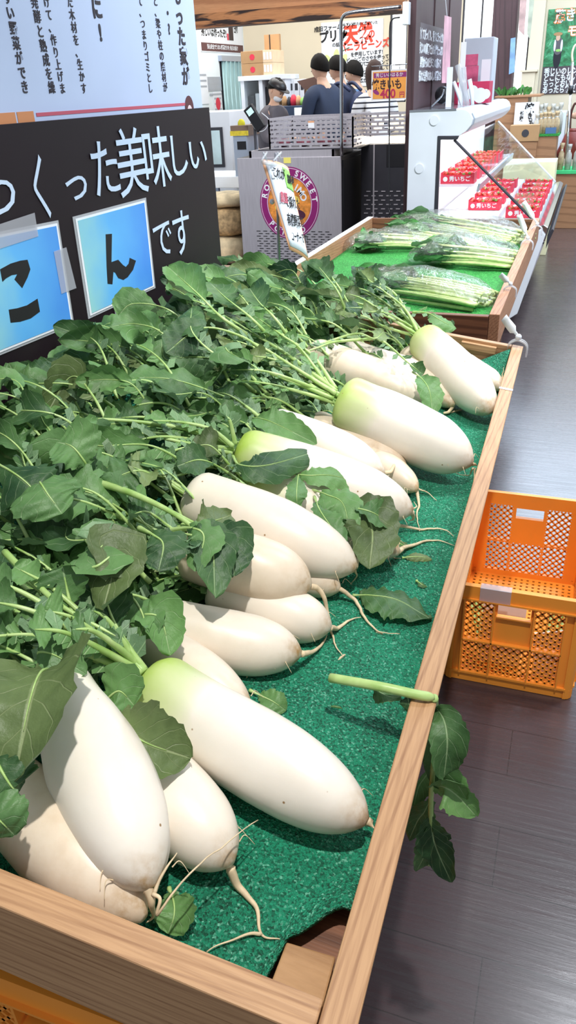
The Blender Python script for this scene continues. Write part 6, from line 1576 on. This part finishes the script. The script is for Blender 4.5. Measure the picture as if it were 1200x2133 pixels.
for i, s in enumerate(('を使用しています!', 'バニラビーンズのさやを使って', 'つぶつぶの種がバニラビーンズ', 'じっくり火を通し香りを出して', '手作りでひとつひとつ仕上げ', '甘い香りが広がるんです')):
    text('lettering', s, pt2(.66 - (.0 if i else -.08), .49 + i * .085), .055, M_['ink'], vp, FY, .92, .025, rot=.04)
obj('underline', MB().bb(pt2(.36, .625), (pa.x + PW * .97, BY - .0135, zt_ - PH * .62)), M_['ink'], vp)
M_['flower'] = mat('pale_green_flower_print', 'D6E49A', .7, var=.1)
for k, (s, t, an) in enumerate(((.14, .62, .5), (.24, .56, -.1), (.33, .62, -.6), (.22, .72, .1))):
    c = V(pt2(s, t)); c.y -= .0005 * k; mb = MB(); mb.prism([(c.x + .045 * math.cos(u_) * math.cos(an) - .12 * math.sin(u_) * math.sin(an), c.y, c.z + .045 * math.cos(u_) * math.sin(an) + .12 * math.sin(u_) * math.cos(an)) for u_ in [2 * PI * i / 20 for i in range(20)]], (0, -.0004, 0)); obj('flower_petal', mb, M_['flower'], vp)
obj('flower_stem', MB().tube([V(pt2(.27, .55)), V(pt2(.36, .42)), V(pt2(.46, .38))], .006, 6), mat('dark_green_stem_print', '5A6A4A', .7), vp)

# ---- people
def person(label, base, face, h=1.68, top='navy', bottom='jeans', hair='short', head_tilt=.0, arm_fwd=.35, extra=None, female=False, lean=.06):
    """standing figure: base = ground point between the feet, face = heading angle of the look direction"""
    bx, by, bz = base; R = Matrix.Translation((bx, by, bz)) @ Matrix.Rotation(face, 4, 'Z')    # local: +X is forward, Y is left
    r = empty('person', base, label, 'person', None)
    k = h / 1.7
    def P(x, y, z): return R @ V((x * k, y * k, z * k))
    import bmesh
    sw = .185 if not female else .165
    def skin(name, verts, edges, radii, m, parent, sub=2):
        off = ORG[parent.name]
        me = bpy.data.meshes.new(name); me.from_pydata([tuple(P(*v) - off) for v in verts], edges, []); me.materials.append(m)
        o = bpy.data.objects.new(name, me); COL.objects.link(o); o.parent = parent; ORG[o.name] = off
        s = o.modifiers.new('skin', 'SKIN'); s.use_smooth_shade = True
        for i, rr in enumerate(radii):
            d = me.skin_vertices[0].data[i]; rr = rr if hasattr(rr, '__len__') else (rr, rr); d.radius = (rr[0] * k, rr[1] * k); d.use_root = (i == 0)
        b_ = o.modifiers.new('sub', 'SUBSURF'); b_.levels = sub; b_.render_levels = sub
        return o
    hf = lean
    # body: one continuous surface
    vs = [(0, 0, .95), (hf * .5, 0, 1.15), (hf, 0, 1.34), (hf + .01, 0, 1.43), (hf + .03, 0, 1.50), (hf + .04, 0, 1.56)]
    ed = [(i, i + 1) for i in range(5)]; rd = [.13, .12, .12, .07, .05, .05]
    for s in (1, -1):
        i0 = len(vs); vs += [(hf, s * sw * .7, 1.39), (hf, s * sw, 1.36), (hf + .04, s * (sw + .04), 1.12), (hf + arm_fwd * .55, s * (sw - .01), .98 + arm_fwd * .25), (hf + arm_fwd * .75, s * (sw - .03), .98 + arm_fwd * .3)]
        ed += [(2, i0)] + [(i0 + j, i0 + j + 1) for j in range(4)]; rd += [.07, .062, .046, .036, .028]
        for f in range(4):
            i1 = len(vs); fx = hf + arm_fwd * .75 + .03; yy_ = s * (sw - .03) + (f - 1.5) * .016; zz = .98 + arm_fwd * .3
            L_ = (.075, .085, .08, .065)[f]
            vs += [(fx, yy_, zz), (fx + L_ * .6, yy_, zz - .008), (fx + L_, yy_, zz - .03)]; ed += [(i0 + 4, i1), (i1, i1 + 1), (i1 + 1, i1 + 2)]; rd += [.012, .009, .008]
        i1 = len(vs); vs += [(hf + arm_fwd * .75 + .02, s * (sw - .07), .98 + arm_fwd * .3 - .01), (hf + arm_fwd * .75 + .05, s * (sw - .085), .98 + arm_fwd * .3 - .015)]; ed += [(i0 + 4, i1), (i1, i1 + 1)]; rd += [.011, .009]
    for s in (1, -1):
        i0 = len(vs); vs += [(0, s * .09, .88), (.02, s * .095, .50), (-.01, s * .095, .09), (.12, s * .10, .035)]; ed += [(0, i0), (i0, i0 + 1), (i0 + 1, i0 + 2), (i0 + 2, i0 + 3)]; rd += [.085, .056, .04, .032]
    skin('body', vs, ed, rd, M_['skin'], r)
    # clothing: shirt and trousers as shells
    vs = [(0, 0, .82), (hf * .5, 0, 1.10), (hf, 0, 1.34), (hf + .012, 0, 1.45)]; ed = [(0, 1), (1, 2), (2, 3)]; rd = [(.165, .15), (.16, .14), (.155, .135), .078]
    for s in (1, -1):
        i0 = len(vs); vs += [(hf, s * sw * .75, 1.39), (hf, s * (sw + .005), 1.355), (hf + .04, s * (sw + .045), 1.12), (hf + arm_fwd * .52, s * (sw - .005), .985 + arm_fwd * .25)]
        ed += [(2, i0)] + [(i0 + j, i0 + j + 1) for j in range(3)]; rd += [.085, .08, .062, .05]
    skin('shirt', vs, ed, rd, M_[top], r)
    vs = [(0, 0, .98), (0, 0, .92)]; ed = [(0, 1)]; rd = [.14, .14]
    for s in (1, -1): i0 = len(vs); vs += [(0, s * .09, .86), (.02, s * .095, .5), (-.01, s * .095, .12)]; ed += [(1, i0), (i0, i0 + 1), (i0 + 1, i0 + 2)]; rd += [.10, .075, .06]
    skin('trousers', vs, ed, rd, M_[bottom], r)
    for s in (1, -1):
        mb = MB(); mb.ball((0, 0, 0), .05, 14, 8, (2.6, .95, .9)); mb.v = [P(.06 + q.x, s * .10 + q.y, max(.0, .035 + q.z)) for q in mb.v]; obj('shoe', mb, M_['shoe'], r, smooth=True)
    # head with a face
    hc = V((hf + .055, 0, 1.605)); Rt = Matrix.Rotation(head_tilt, 3, 'Y')
    def H(x, y, z): return P(*(hc + Rt @ V((x, y, z))))
    mb = MB(); n, m = 16, 20
    for i in range(n + 1):
        th = PI * i / n
        for j in range(m):
            an = 2 * PI * j / m; x, y, z = .098 * math.sin(th) * math.cos(an), .076 * math.sin(th) * math.sin(an), .118 * math.cos(th)
            if z < 0: x *= 1 + .25 * z / .118 * (1 if x < 0 else .1); y *= 1 + .30 * z / .118
            if abs(an if an < PI else an - 2 * PI) < .35 and -.045 < z < .015: x += .018 * (1 - abs((z + .02) / .035)) * (1 - abs(an if an < PI else an - 2 * PI) / .35)
            mb.v.append(H(x, y, z))
    for i in range(n):
        for j in range(m): j2 = (j + 1) % m; mb.face((i * m + j, (i + 1) * m + j, (i + 1) * m + j2, i * m + j2))
    for s in (1, -1):
        e = MB(); e.ball((0, 0, 0), .018, 8, 6, (.8, .35, 1.3)); b0 = len(mb.v); mb.v += [H(q.x - .01, s * .078 + q.y, q.z - .005) for q in e.v]; mb.f += [tuple(b0 + i for i in f) for f in e.f]; mb.mi += [0] * len(e.f)
    hd = obj('head', mb, M_['skin'], r, smooth=True)
    for s in (1, -1):
        e = MB(); e.ball((0, 0, 0), .009, 8, 6, (.5, 1.4, .7)); e.v = [H(q.x + .088, s * .032 + q.y, q.z + .008) for q in e.v]; obj('eye', e, M_['hair'], hd, smooth=True)
    e = MB(); e.ball((0, 0, 0), .014, 8, 6, (.35, 1.5, .35)); e.v = [H(q.x + .086, q.y, q.z - .058) for q in e.v]; obj('mouth', e, M_['lip'], hd, smooth=True)
    # hair cap
    mb = MB(); n, m = 14, 26
    for i in range(n + 1):
        t = i / n
        for j in range(m):
            an = 2 * PI * j / m; fr = .5 + .5 * math.cos(an)
            low = {'short': (1.0 + 1.25 * (1 - fr) ** .8), 'long': (1.1 + 1.9 * (1 - fr) ** .7), 'cap': (1.0 + .9 * (1 - fr))}[hair]
            th = t * min(low, 2.5); nz = noise.noise(V((an * 3, t * 4, face))) * .006
            rr = 1.045 + nz * 8
            x, y, z = .100 * rr * math.sin(th) * math.cos(an) - .006, .081 * rr * math.sin(th) * math.sin(an), .118 * rr * math.cos(th) + .008
            if hair == 'long' and t > .7: z -= (t - .7) * .5 * (1 - fr)
            mb.v.append(H(x, y, z))
    for i in range(n):
        for j in range(m): j2 = (j + 1) % m; mb.face((i * m + j, (i + 1) * m + j, (i + 1) * m + j2, i * m + j2))
    ho = obj('hair', mb, M_['hair'] if hair != 'long' else M_['hair_brown'], r, smooth=True, solid=.006)
    if hair == 'cap':
        mb = MB().ball((0, 0, 0), .1, 20, 10); mb.v = [H(q.x * 1.15 - .004, q.y * .98, max(q.z, 0) * .85 + .045) for q in mb.v]; obj('cap', mb, M_['black'], r, smooth=True)
        mb = MB(); mb.prism([H(.09 + .075 * math.cos(u_), .075 * math.sin(u_), .048) for u_ in [-PI / 2 + PI * i / 10 for i in range(11)]], P(0, 0, .008) - P(0, 0, 0)); obj('cap_brim', mb, M_['black'], r)
        mb = MB().ball((0, 0, 0), .06, 14, 8, (.75, 1.05, .75)); mb.v = [H(q.x + .052, q.y, q.z - .055) for q in mb.v]; obj('face_mask', mb, M_['paper'], r, smooth=True)
    return r, P
M_['navy'] = mat('navy_sweater', '26324A', .85, var=.12, bscale=200, bstr=.3); M_['navy2'] = mat('dark_navy_jacket', '1C2440', .75, var=.12)
M_['grey_cloth'] = mat('grey_work_shirt', '5F5A60', .85, var=.1); M_['blue_shirt'] = mat('mid_blue_shirt', '4A6A94', .8, var=.08); M_['jeans'] = mat('blue_jeans', '3F5C8C', .85, var=.2, nscale=30); M_['dark_trousers'] = mat('dark_trousers', '24242C', .8)
M_['shoe'] = mat('pale_grey_shoe', 'B9B7BA', .7); M_['lip'] = mat('lip', 'A8615A', .5, var=0); M_['hair_brown'] = mat('dark_brown_hair', '3A2620', .85, var=.25, nscale=60, bscale=200, bstr=.3)
def stripes():
    t = NT('black_white_striped_knit'); v = t.coord(); sp = t.n('ShaderNodeSeparateXYZ'); t.l(v, sp.inputs[0])
    f = t.math('FRACT', t.math('MULTIPLY', sp.outputs[2], 22.0)); t.l(t.ramp(f, [(0, lin('2A2A34')), (.3, lin('E2E2E6'))], True), t.b.inputs['Base Color']); t.b.inputs['Roughness'].default_value = .85; return t.m
M_['stripe'] = stripes()
def gp(px, Y): p = PY(px, 240, Y); return (p.x, Y, 0)
person('man in a dark navy sweater seen from behind, looking down at the counter', gp(684, 8.5), rad(150), 1.69, 'navy', 'dark_trousers', 'short', .35, .5)
p2, P2 = person('man in a dark jacket with a navy backpack, between the first man and the woman', gp(722, 8.9), rad(160), 1.68, 'navy2', 'dark_trousers', 'short', .4, .5)
bpk = MB().ball((0, 0, 0), .15, 16, 10, (.55, .9, 1.3)); bpk.v = [P2(q.x - .16, q.y, q.z + 1.2) for q in bpk.v]; bo = empty('backpack', P2(-.16, 0, 1.0), 'navy backpack worn by the man in the dark jacket', 'backpack'); ORG[bo.name] = V(bo.location); obj('bag_body', bpk, mat('navy_backpack_cloth', '232E52', .7), bo, smooth=True)
for s in (1, -1): obj('strap', MB().tube(bez([P2(-.12, s * .10, 1.40), P2(.02, s * .12, 1.475), P2(.17, s * .12, 1.36), P2(.16, s * .12, 1.15)], 14), .018, 8), mat('navy_strap_%d' % s, '2A3556', .7), bo, smooth=True)
person('woman in a mid blue shirt with dark hair, behind the two men', gp(757, 9.4), rad(175), 1.64, 'blue_shirt', 'dark_trousers', 'short', .3, .5, female=True)
person('woman with long brown hair in a black and white striped top by the price sign', gp(785, 8.1), rad(120), 1.60, 'stripe', 'dark_trousers', 'long', .1, .5, female=True)
person('staff member in a black cap, white mask and grey shirt bending behind the counter', gp(552, 8.3), rad(-15), 1.50, 'grey_cloth', 'dark_trousers', 'cap', .5, .5, lean=.12)

# ================================================================== right side
RY = 10.3
# person at the right edge, mostly outside the frame
rp_, RP = person('shopper at the right edge in blue jeans and grey shoes, holding a reddish bag', (.06, 10.1, 0), rad(170), 1.66, 'navy2', 'jeans', 'short', 0, .3)
hb_ = empty('handbag', (-.20, 9.9, .62), 'reddish brown leather handbag held by the shopper at the right edge', 'handbag')
pr = [(1186, 268), (1176, 282), (1168, 300), (1158, 318), (1160, 328), (1180, 331), (1205, 333), (1225, 320), (1215, 285), (1204, 268)]
M_['bagred'] = mat('reddish_brown_leather', '7E3028', .45, var=.2, nscale=10, bscale=40, bstr=.3)
mb = MB(); cx0 = PY(1190, 300, 9.9)
for off, sc2 in ((-.07, .72), (-.045, .95), (0, 1.0), (.045, .95), (.07, .72)):
    for (x, y) in pr: q = PY(x, y, 9.9); mb.v.append(V((cx0.x + (q.x - cx0.x) * sc2, 9.9 + off, cx0.z + (q.z - cx0.z) * sc2)))
n = len(pr)
for a_ in range(4):
    for i in range(n): j = (i + 1) % n; mb.face((a_ * n + i, a_ * n + j, (a_ + 1) * n + j, (a_ + 1) * n + i))
mb.face(list(range(n))[::-1]); mb.face([4 * n + i for i in range(n)])
obj('bag_body', mb, M_['bagred'], hb_, smooth=True)
obj('handle', MB().tube(bez([PY(1187, 270, 9.9), PY(1190, 235, 9.9), PY(1200, 215, 9.9), PY(1210, 240, 9.9), PY(1206, 270, 9.9)], 20), .012, 8), mat('dark_leather_handle', '4A2018', .5), hb_, smooth=True)
obj('gather', MB().tube([PY(1184, 272, 9.86), PY(1206, 272, 9.86)], .022, 10), M_['bagred'], hb_, smooth=True)
# long poster on the back wall
pa, pb = PY(1143, 22, BY - .012), PY(1260, 22, BY - .012); zt_ = PY(1143, 20, BY).z; zb_ = PY(1126, 197, BY).z
lp = empty('garden_poster', ((pa.x + pb.x) / 2, BY - .01, zb_), 'tall green poster of a farmer with white slogan on the back wall at the right', 'poster')
def green_print():
    t = NT('leafy_green_print'); v = t.coord(); n1 = t.noise(v, 7, 5, .7, 1.5)
    t.l(t.ramp(n1, [(.3, lin('123A22')), (.45, lin('1F6A3C')), (.6, lin('3F9A68')), (.75, lin('9CCFAE'))]), t.b.inputs['Base Color']); t.b.inputs['Roughness'].default_value = .5; return t.m
zs = PY(1130, 140, BY).z
x0l = PY(1126, 190, BY).x - .0
obj('photo_area', MB().bb((x0l, BY - .012, zs), (pb.x, BY - .004, zt_)), green_print(), lp)
obj('dark_band', MB().bb((x0l, BY - .013, zb_), (pb.x, BY - .004, zs)), mat('dark_brown_band', '4A3F44', .6, var=0), lp)
for i, s in enumerate(('秀じいのレンコン', 'どこにもないおいしさ', 'もっとおいしいレンコン', 'あったら教えて!')):
    o = text('lettering', s, (x0l + .02, BY - .015, zs - .055 - i * (zs - zb_ - .03) * .25), .078, M_['paper'], lp, FY, .82, .03, align='LEFT')
M_['glow_orange'] = mat('orange_letter_outline', 'E8864A', .6, var=0)
for c, px, py in (('驚', 1167, 36), ('き', 1189, 33), ('モ', 1192, 66), ('ン', 1214, 66)):
    p = PY(px, py, BY); s = .14 if py < 50 else .12
    text('lettering', c, (p.x, BY - .0150, p.z), s, M_['glow_orange'], lp, FY, .85, .075); text('lettering', c, (p.x, BY - .0165, p.z), s, M_['paper'], lp, FY, .85, .02)
def disc(px, py, rx, rz, m, off, n='printed_figure'):
    p = PY(px, py, BY); mb = MB(); mb.prism([(p.x + rx * math.cos(t), BY - off, p.z + rz * math.sin(t)) for t in [2 * PI * i / 20 for i in range(20)]], (0, -.0006, 0)); return obj(n, mb, m, lp)
disc(1161, 117, .045, .13, M_['dark_trousers'], .0135); disc(1163, 96, .055, .09, M_['grey_cloth'], .0142); disc(1156, 95, .012, .06, M_['paper'], .015); disc(1170, 95, .012, .06, M_['paper'], .015)
disc(1163, 78, .024, .034, M_['skin'], .015); disc(1163, 71, .05, .018, M_['cardboard'], .0158); disc(1163, 105, .03, .014, M_['label_green'], .0158)
# hanging flyers near the right window
for k, (q, c, lb_) in enumerate((([(1084, -10), (1098, -8), (1092, 74), (1080, 62)], 'B89A96', 'blurred pinkish flyer hanging by the right window'), ([(1103, -8), (1114, -8), (1104, 82), (1098, 70)], 'A9AF9C', 'blurred grey-green flyer hanging right of the pinkish one'), ([(1064, 80), (1074, 78), (1072, 150), (1060, 155)], '7FA6CE', 'blue flyer hanging on the dark timber post'))):
    Y = 9.2; mb = MB(); mb.prism([PY(x, y, Y) for x, y in q], (0, .003, 0)); tag(obj('hanging_flyer', mb, mat('flyer_print_%d' % k, c, .6, var=.35, nscale=9)), lb_, 'flyer')
# timber counter behind the case with a planter and a hand-written sign
KY2 = 9.0
a, b_ = PY(1035, 205, KY2), PY(1122, 205, KY2)
tc = empty('wooden_counter', ((a.x + b_.x) / 2, KY2 + .3, 0), 'brown wooden counter behind the far end of the display case', 'counter')
obj('body', MB().bb((a.x, KY2, 0), (b_.x - .10, KY2 + .5, a.z)), M_['counter'], tc); obj('top_board', MB().bb((a.x - .02, KY2 - .02, a.z), (b_.x + .02, KY2 + .52, a.z + .02)), M_['counter'], tc, bevel=.003)
pg = empty('artificial_greenery', ((a.x + b_.x) / 2, KY2 + .1, a.z + .02), 'row of small green plants with white flowers on the wooden counter', 'plant'); gr = random.Random(8)
for k in range(46):
    p = V((a.x + (b_.x - a.x) * gr.random() * .75, KY2 + gr.uniform(.02, .2), a.z + .02)); d = V((gr.uniform(-1, 1), gr.uniform(-1, .5), gr.uniform(.4, 1.4))).normalized() * gr.uniform(.05, .10)
    obj('leaf_blade', blade_mesh(bez([p, p + d * .5 + V((0, 0, .01)), p + d], 8), V((0, -1, .4)).normalized(), .018, 900 + k), M_['spinach'], pg, smooth=True)
a, b_ = PY(1074, 214, 8.9), PY(1119, 262, 8.9)
hw_ = empty('handwritten_sign', ((a.x + b_.x) / 2, 8.9, b_.z), 'white sign with black brush writing in front of the wooden counter', 'sign')
obj('sheet', MB().bb((a.x, 8.9, b_.z), (b_.x, 8.905, a.z)), M_['white'], hw_)
for c, px, py, s in (('焼', 1103, 228, .10), ('き', 1104, 243, .055), ('い', 1105, 250, .045), ('も', 1107, 257, .05), ('竹', 1088, 238, .05), ('炭', 1086, 248, .045)):
    p = PY(px, py, 8.9); text('lettering', c, (p.x, 8.8985, p.z), s, M_['ink'], hw_, FY, .9, .04)
obj('stand_leg', MB().bb(((a.x + b_.x) / 2 - .01, 8.906, 0), ((a.x + b_.x) / 2 + .01, 8.92, b_.z + .02)), M_['counter'], hw_)
p = PY(1090, 275, 8.7); q = PY(1108, 290, 8.7)
r = empty('brown_carton', (p.x, 8.85, 0), 'brown carton with a dark printed mark below the hand-written sign', 'box')
obj('box_body', MB().bb((p.x - .13, 8.72, q.z - .02), (q.x + .06, 8.88, p.z + .06)), M_['cardboard'], r, bevel=.003); obj('dark_mark', MB().lathe((p.x + .02, 8.718, (p.z + q.z) / 2 + .02), [(.035, -.001), (.035, .001)], 12, 'Y'), M_['dkgrey'], r)
obj('plinth', MB().bb((p.x - .12, 8.73, 0), (q.x + .05, 8.87, q.z - .022)), M_['counter'], r)
# stepped stand with bundled goods on turf
SY = 8.8
a, b_ = PY(1106, 288, SY), PY(1160, 288, SY)
st = empty('stepped_display_stand', ((a.x + b_.x) / 2, SY + .35, 0), 'brown stepped wooden stand with green turf carrying bundled bamboo shoots', 'display stand')
tz1 = PY(1130, 284, SY).z
obj('upper_box', MB().bb((a.x, SY, 0), (b_.x, SY + .45, tz1)), M_['counter'], st, bevel=.004)
obj('upper_turf', MB().bb((a.x + .01, SY - .01, tz1), (b_.x + .02, SY + .46, tz1 + .02)), M_['turf'], st)
lz1 = PY(1165, 362, SY + .3).z; a2, b2 = PY(1140, 362, SY + .3), PY(1225, 362, SY + .3)
obj('lower_box', MB().bb((b_.x + .01, SY + .3, 0), (b2.x, SY + .75, lz1)), M_['counter'], st, bevel=.004)
obj('lower_turf', MB().bb((b_.x + .01, SY + .28, lz1), (b2.x, SY + .76, lz1 + .03)), mat('bright_green_turf_edge', '3FBF74', .7), st)
M_['bamboo'] = mat('dry_bundle_skin', 'B09A78', .8, var=.4, nscale=25)
M_['bundle_bag'] = mat('clear_grey_bundle_bag', 'A9A79E', .3, var=.3, nscale=20)
gr = random.Random(18)
def bundle(x, y, z, h, label):
    mb = MB(); mb.lathe((x, y, z), [(.028, 0), (.032, h * .4), (.028, h * .62), (.010, h * .74), (.020, h * .88), (.024, h)], 10)
    r = empty('bagged_bundle', (x, y, z), label, 'bagged goods', 'bagged bundles on the stand')
    obj('bag_body', mb, M_['bamboo'] if gr.random() < .5 else M_['bundle_bag'], r, smooth=True); obj('twist_tie', MB().lathe((x, y, z + h * .74), [(.012, -.004), (.012, .004)], 8), M_['paper'], r, smooth=True)
N1 = ['leftmost', 'second', 'third', 'fourth', 'fifth', 'sixth']
for i in range(6): bundle(a.x + .04 + (b_.x - a.x - .06) * i / 5, SY + .06, tz1 + .021, gr.uniform(.17, .21), 'bagged bundle, %s in the front row on the upper turf' % N1[i])
for i in range(6): bundle(a.x + .06 + (b_.x - a.x - .06) * i / 5, SY + .2, tz1 + .021, gr.uniform(.22, .27), 'bagged bundle, %s in the rear row on the upper turf' % N1[i])
for i in range(5): bundle(b_.x + .05 + i * .075, SY + .38, lz1 + .031, gr.uniform(.24, .30), 'tall bagged bundle, %s on the lower turf' % N1[i])
bb_ = MB(); p, q = PY(1137, 262, SY - .02), PY(1158, 274, SY - .02); bb_.bb((p.x, SY + .012, tz1 + .0215), (q.x, SY + .028, tz1 + .075)); tag(obj('blue_card', bb_, M_['blue_shirt']), 'small blue card among the bundles on the upper turf', 'card')
# long pole with a white hook at the right edge
p0, p1_ = PY(1185, 250, 9.3), PY(1193, 130, 9.3)
hp = empty('display_pole', (p0.x - .02, 9.3, 0), 'silver pole with a black clamp and white hooped top near the right edge', 'pole')
b0 = p0 + (p0 - p1_).normalized() * 0; t = (0 - p0.z) / (p1_.z - p0.z); bot = p0 + (p1_ - p0) * t
obj('pole', MB().tube([bot, p1_], .014, 10), M_['chrome'], hp, smooth=True); obj('clamp', MB().tube([PY(1188, 195, 9.3), PY(1190, 178, 9.3)], .026, 10), M_['black'], hp, smooth=True)
obj('hoop', MB().tube(bez([p1_, PY(1192, 112, 9.3), PY(1197, 96, 9.3), PY(1206, 92, 9.3), PY(1214, 100, 9.3), PY(1214, 125, 9.3)], 20), .010, 8), M_['cream'], hp, smooth=True)
wf_ = MB(); wf_.bb((PY(1160, 240, 9.9).x, 9.9, 0), (PY(1180, 240, 9.9).x, 10.2, PY(1170, 232, 9.9).z)); tag(obj('white_panel_heater', wf_, M_['white'], bevel=.01), 'pale white appliance standing behind the bundles at the right', 'appliance')

# ================================================================== writing becomes plain mesh
bpy.context.view_layer.update()
dg = bpy.context.evaluated_depsgraph_get()
for o in [o for o in COL.objects if o.type == 'FONT']:
    ev = o.evaluated_get(dg); me = bpy.data.meshes.new_from_object(ev)
    if not len(me.polygons): continue
    n = bpy.data.objects.new('tmp', me); COL.objects.link(n); n.parent = o.parent; n.matrix_basis = o.matrix_basis.copy()
    nm_ = o.name; o.name = 'old_' + nm_; n.name = nm_
    bpy.data.objects.remove(o)
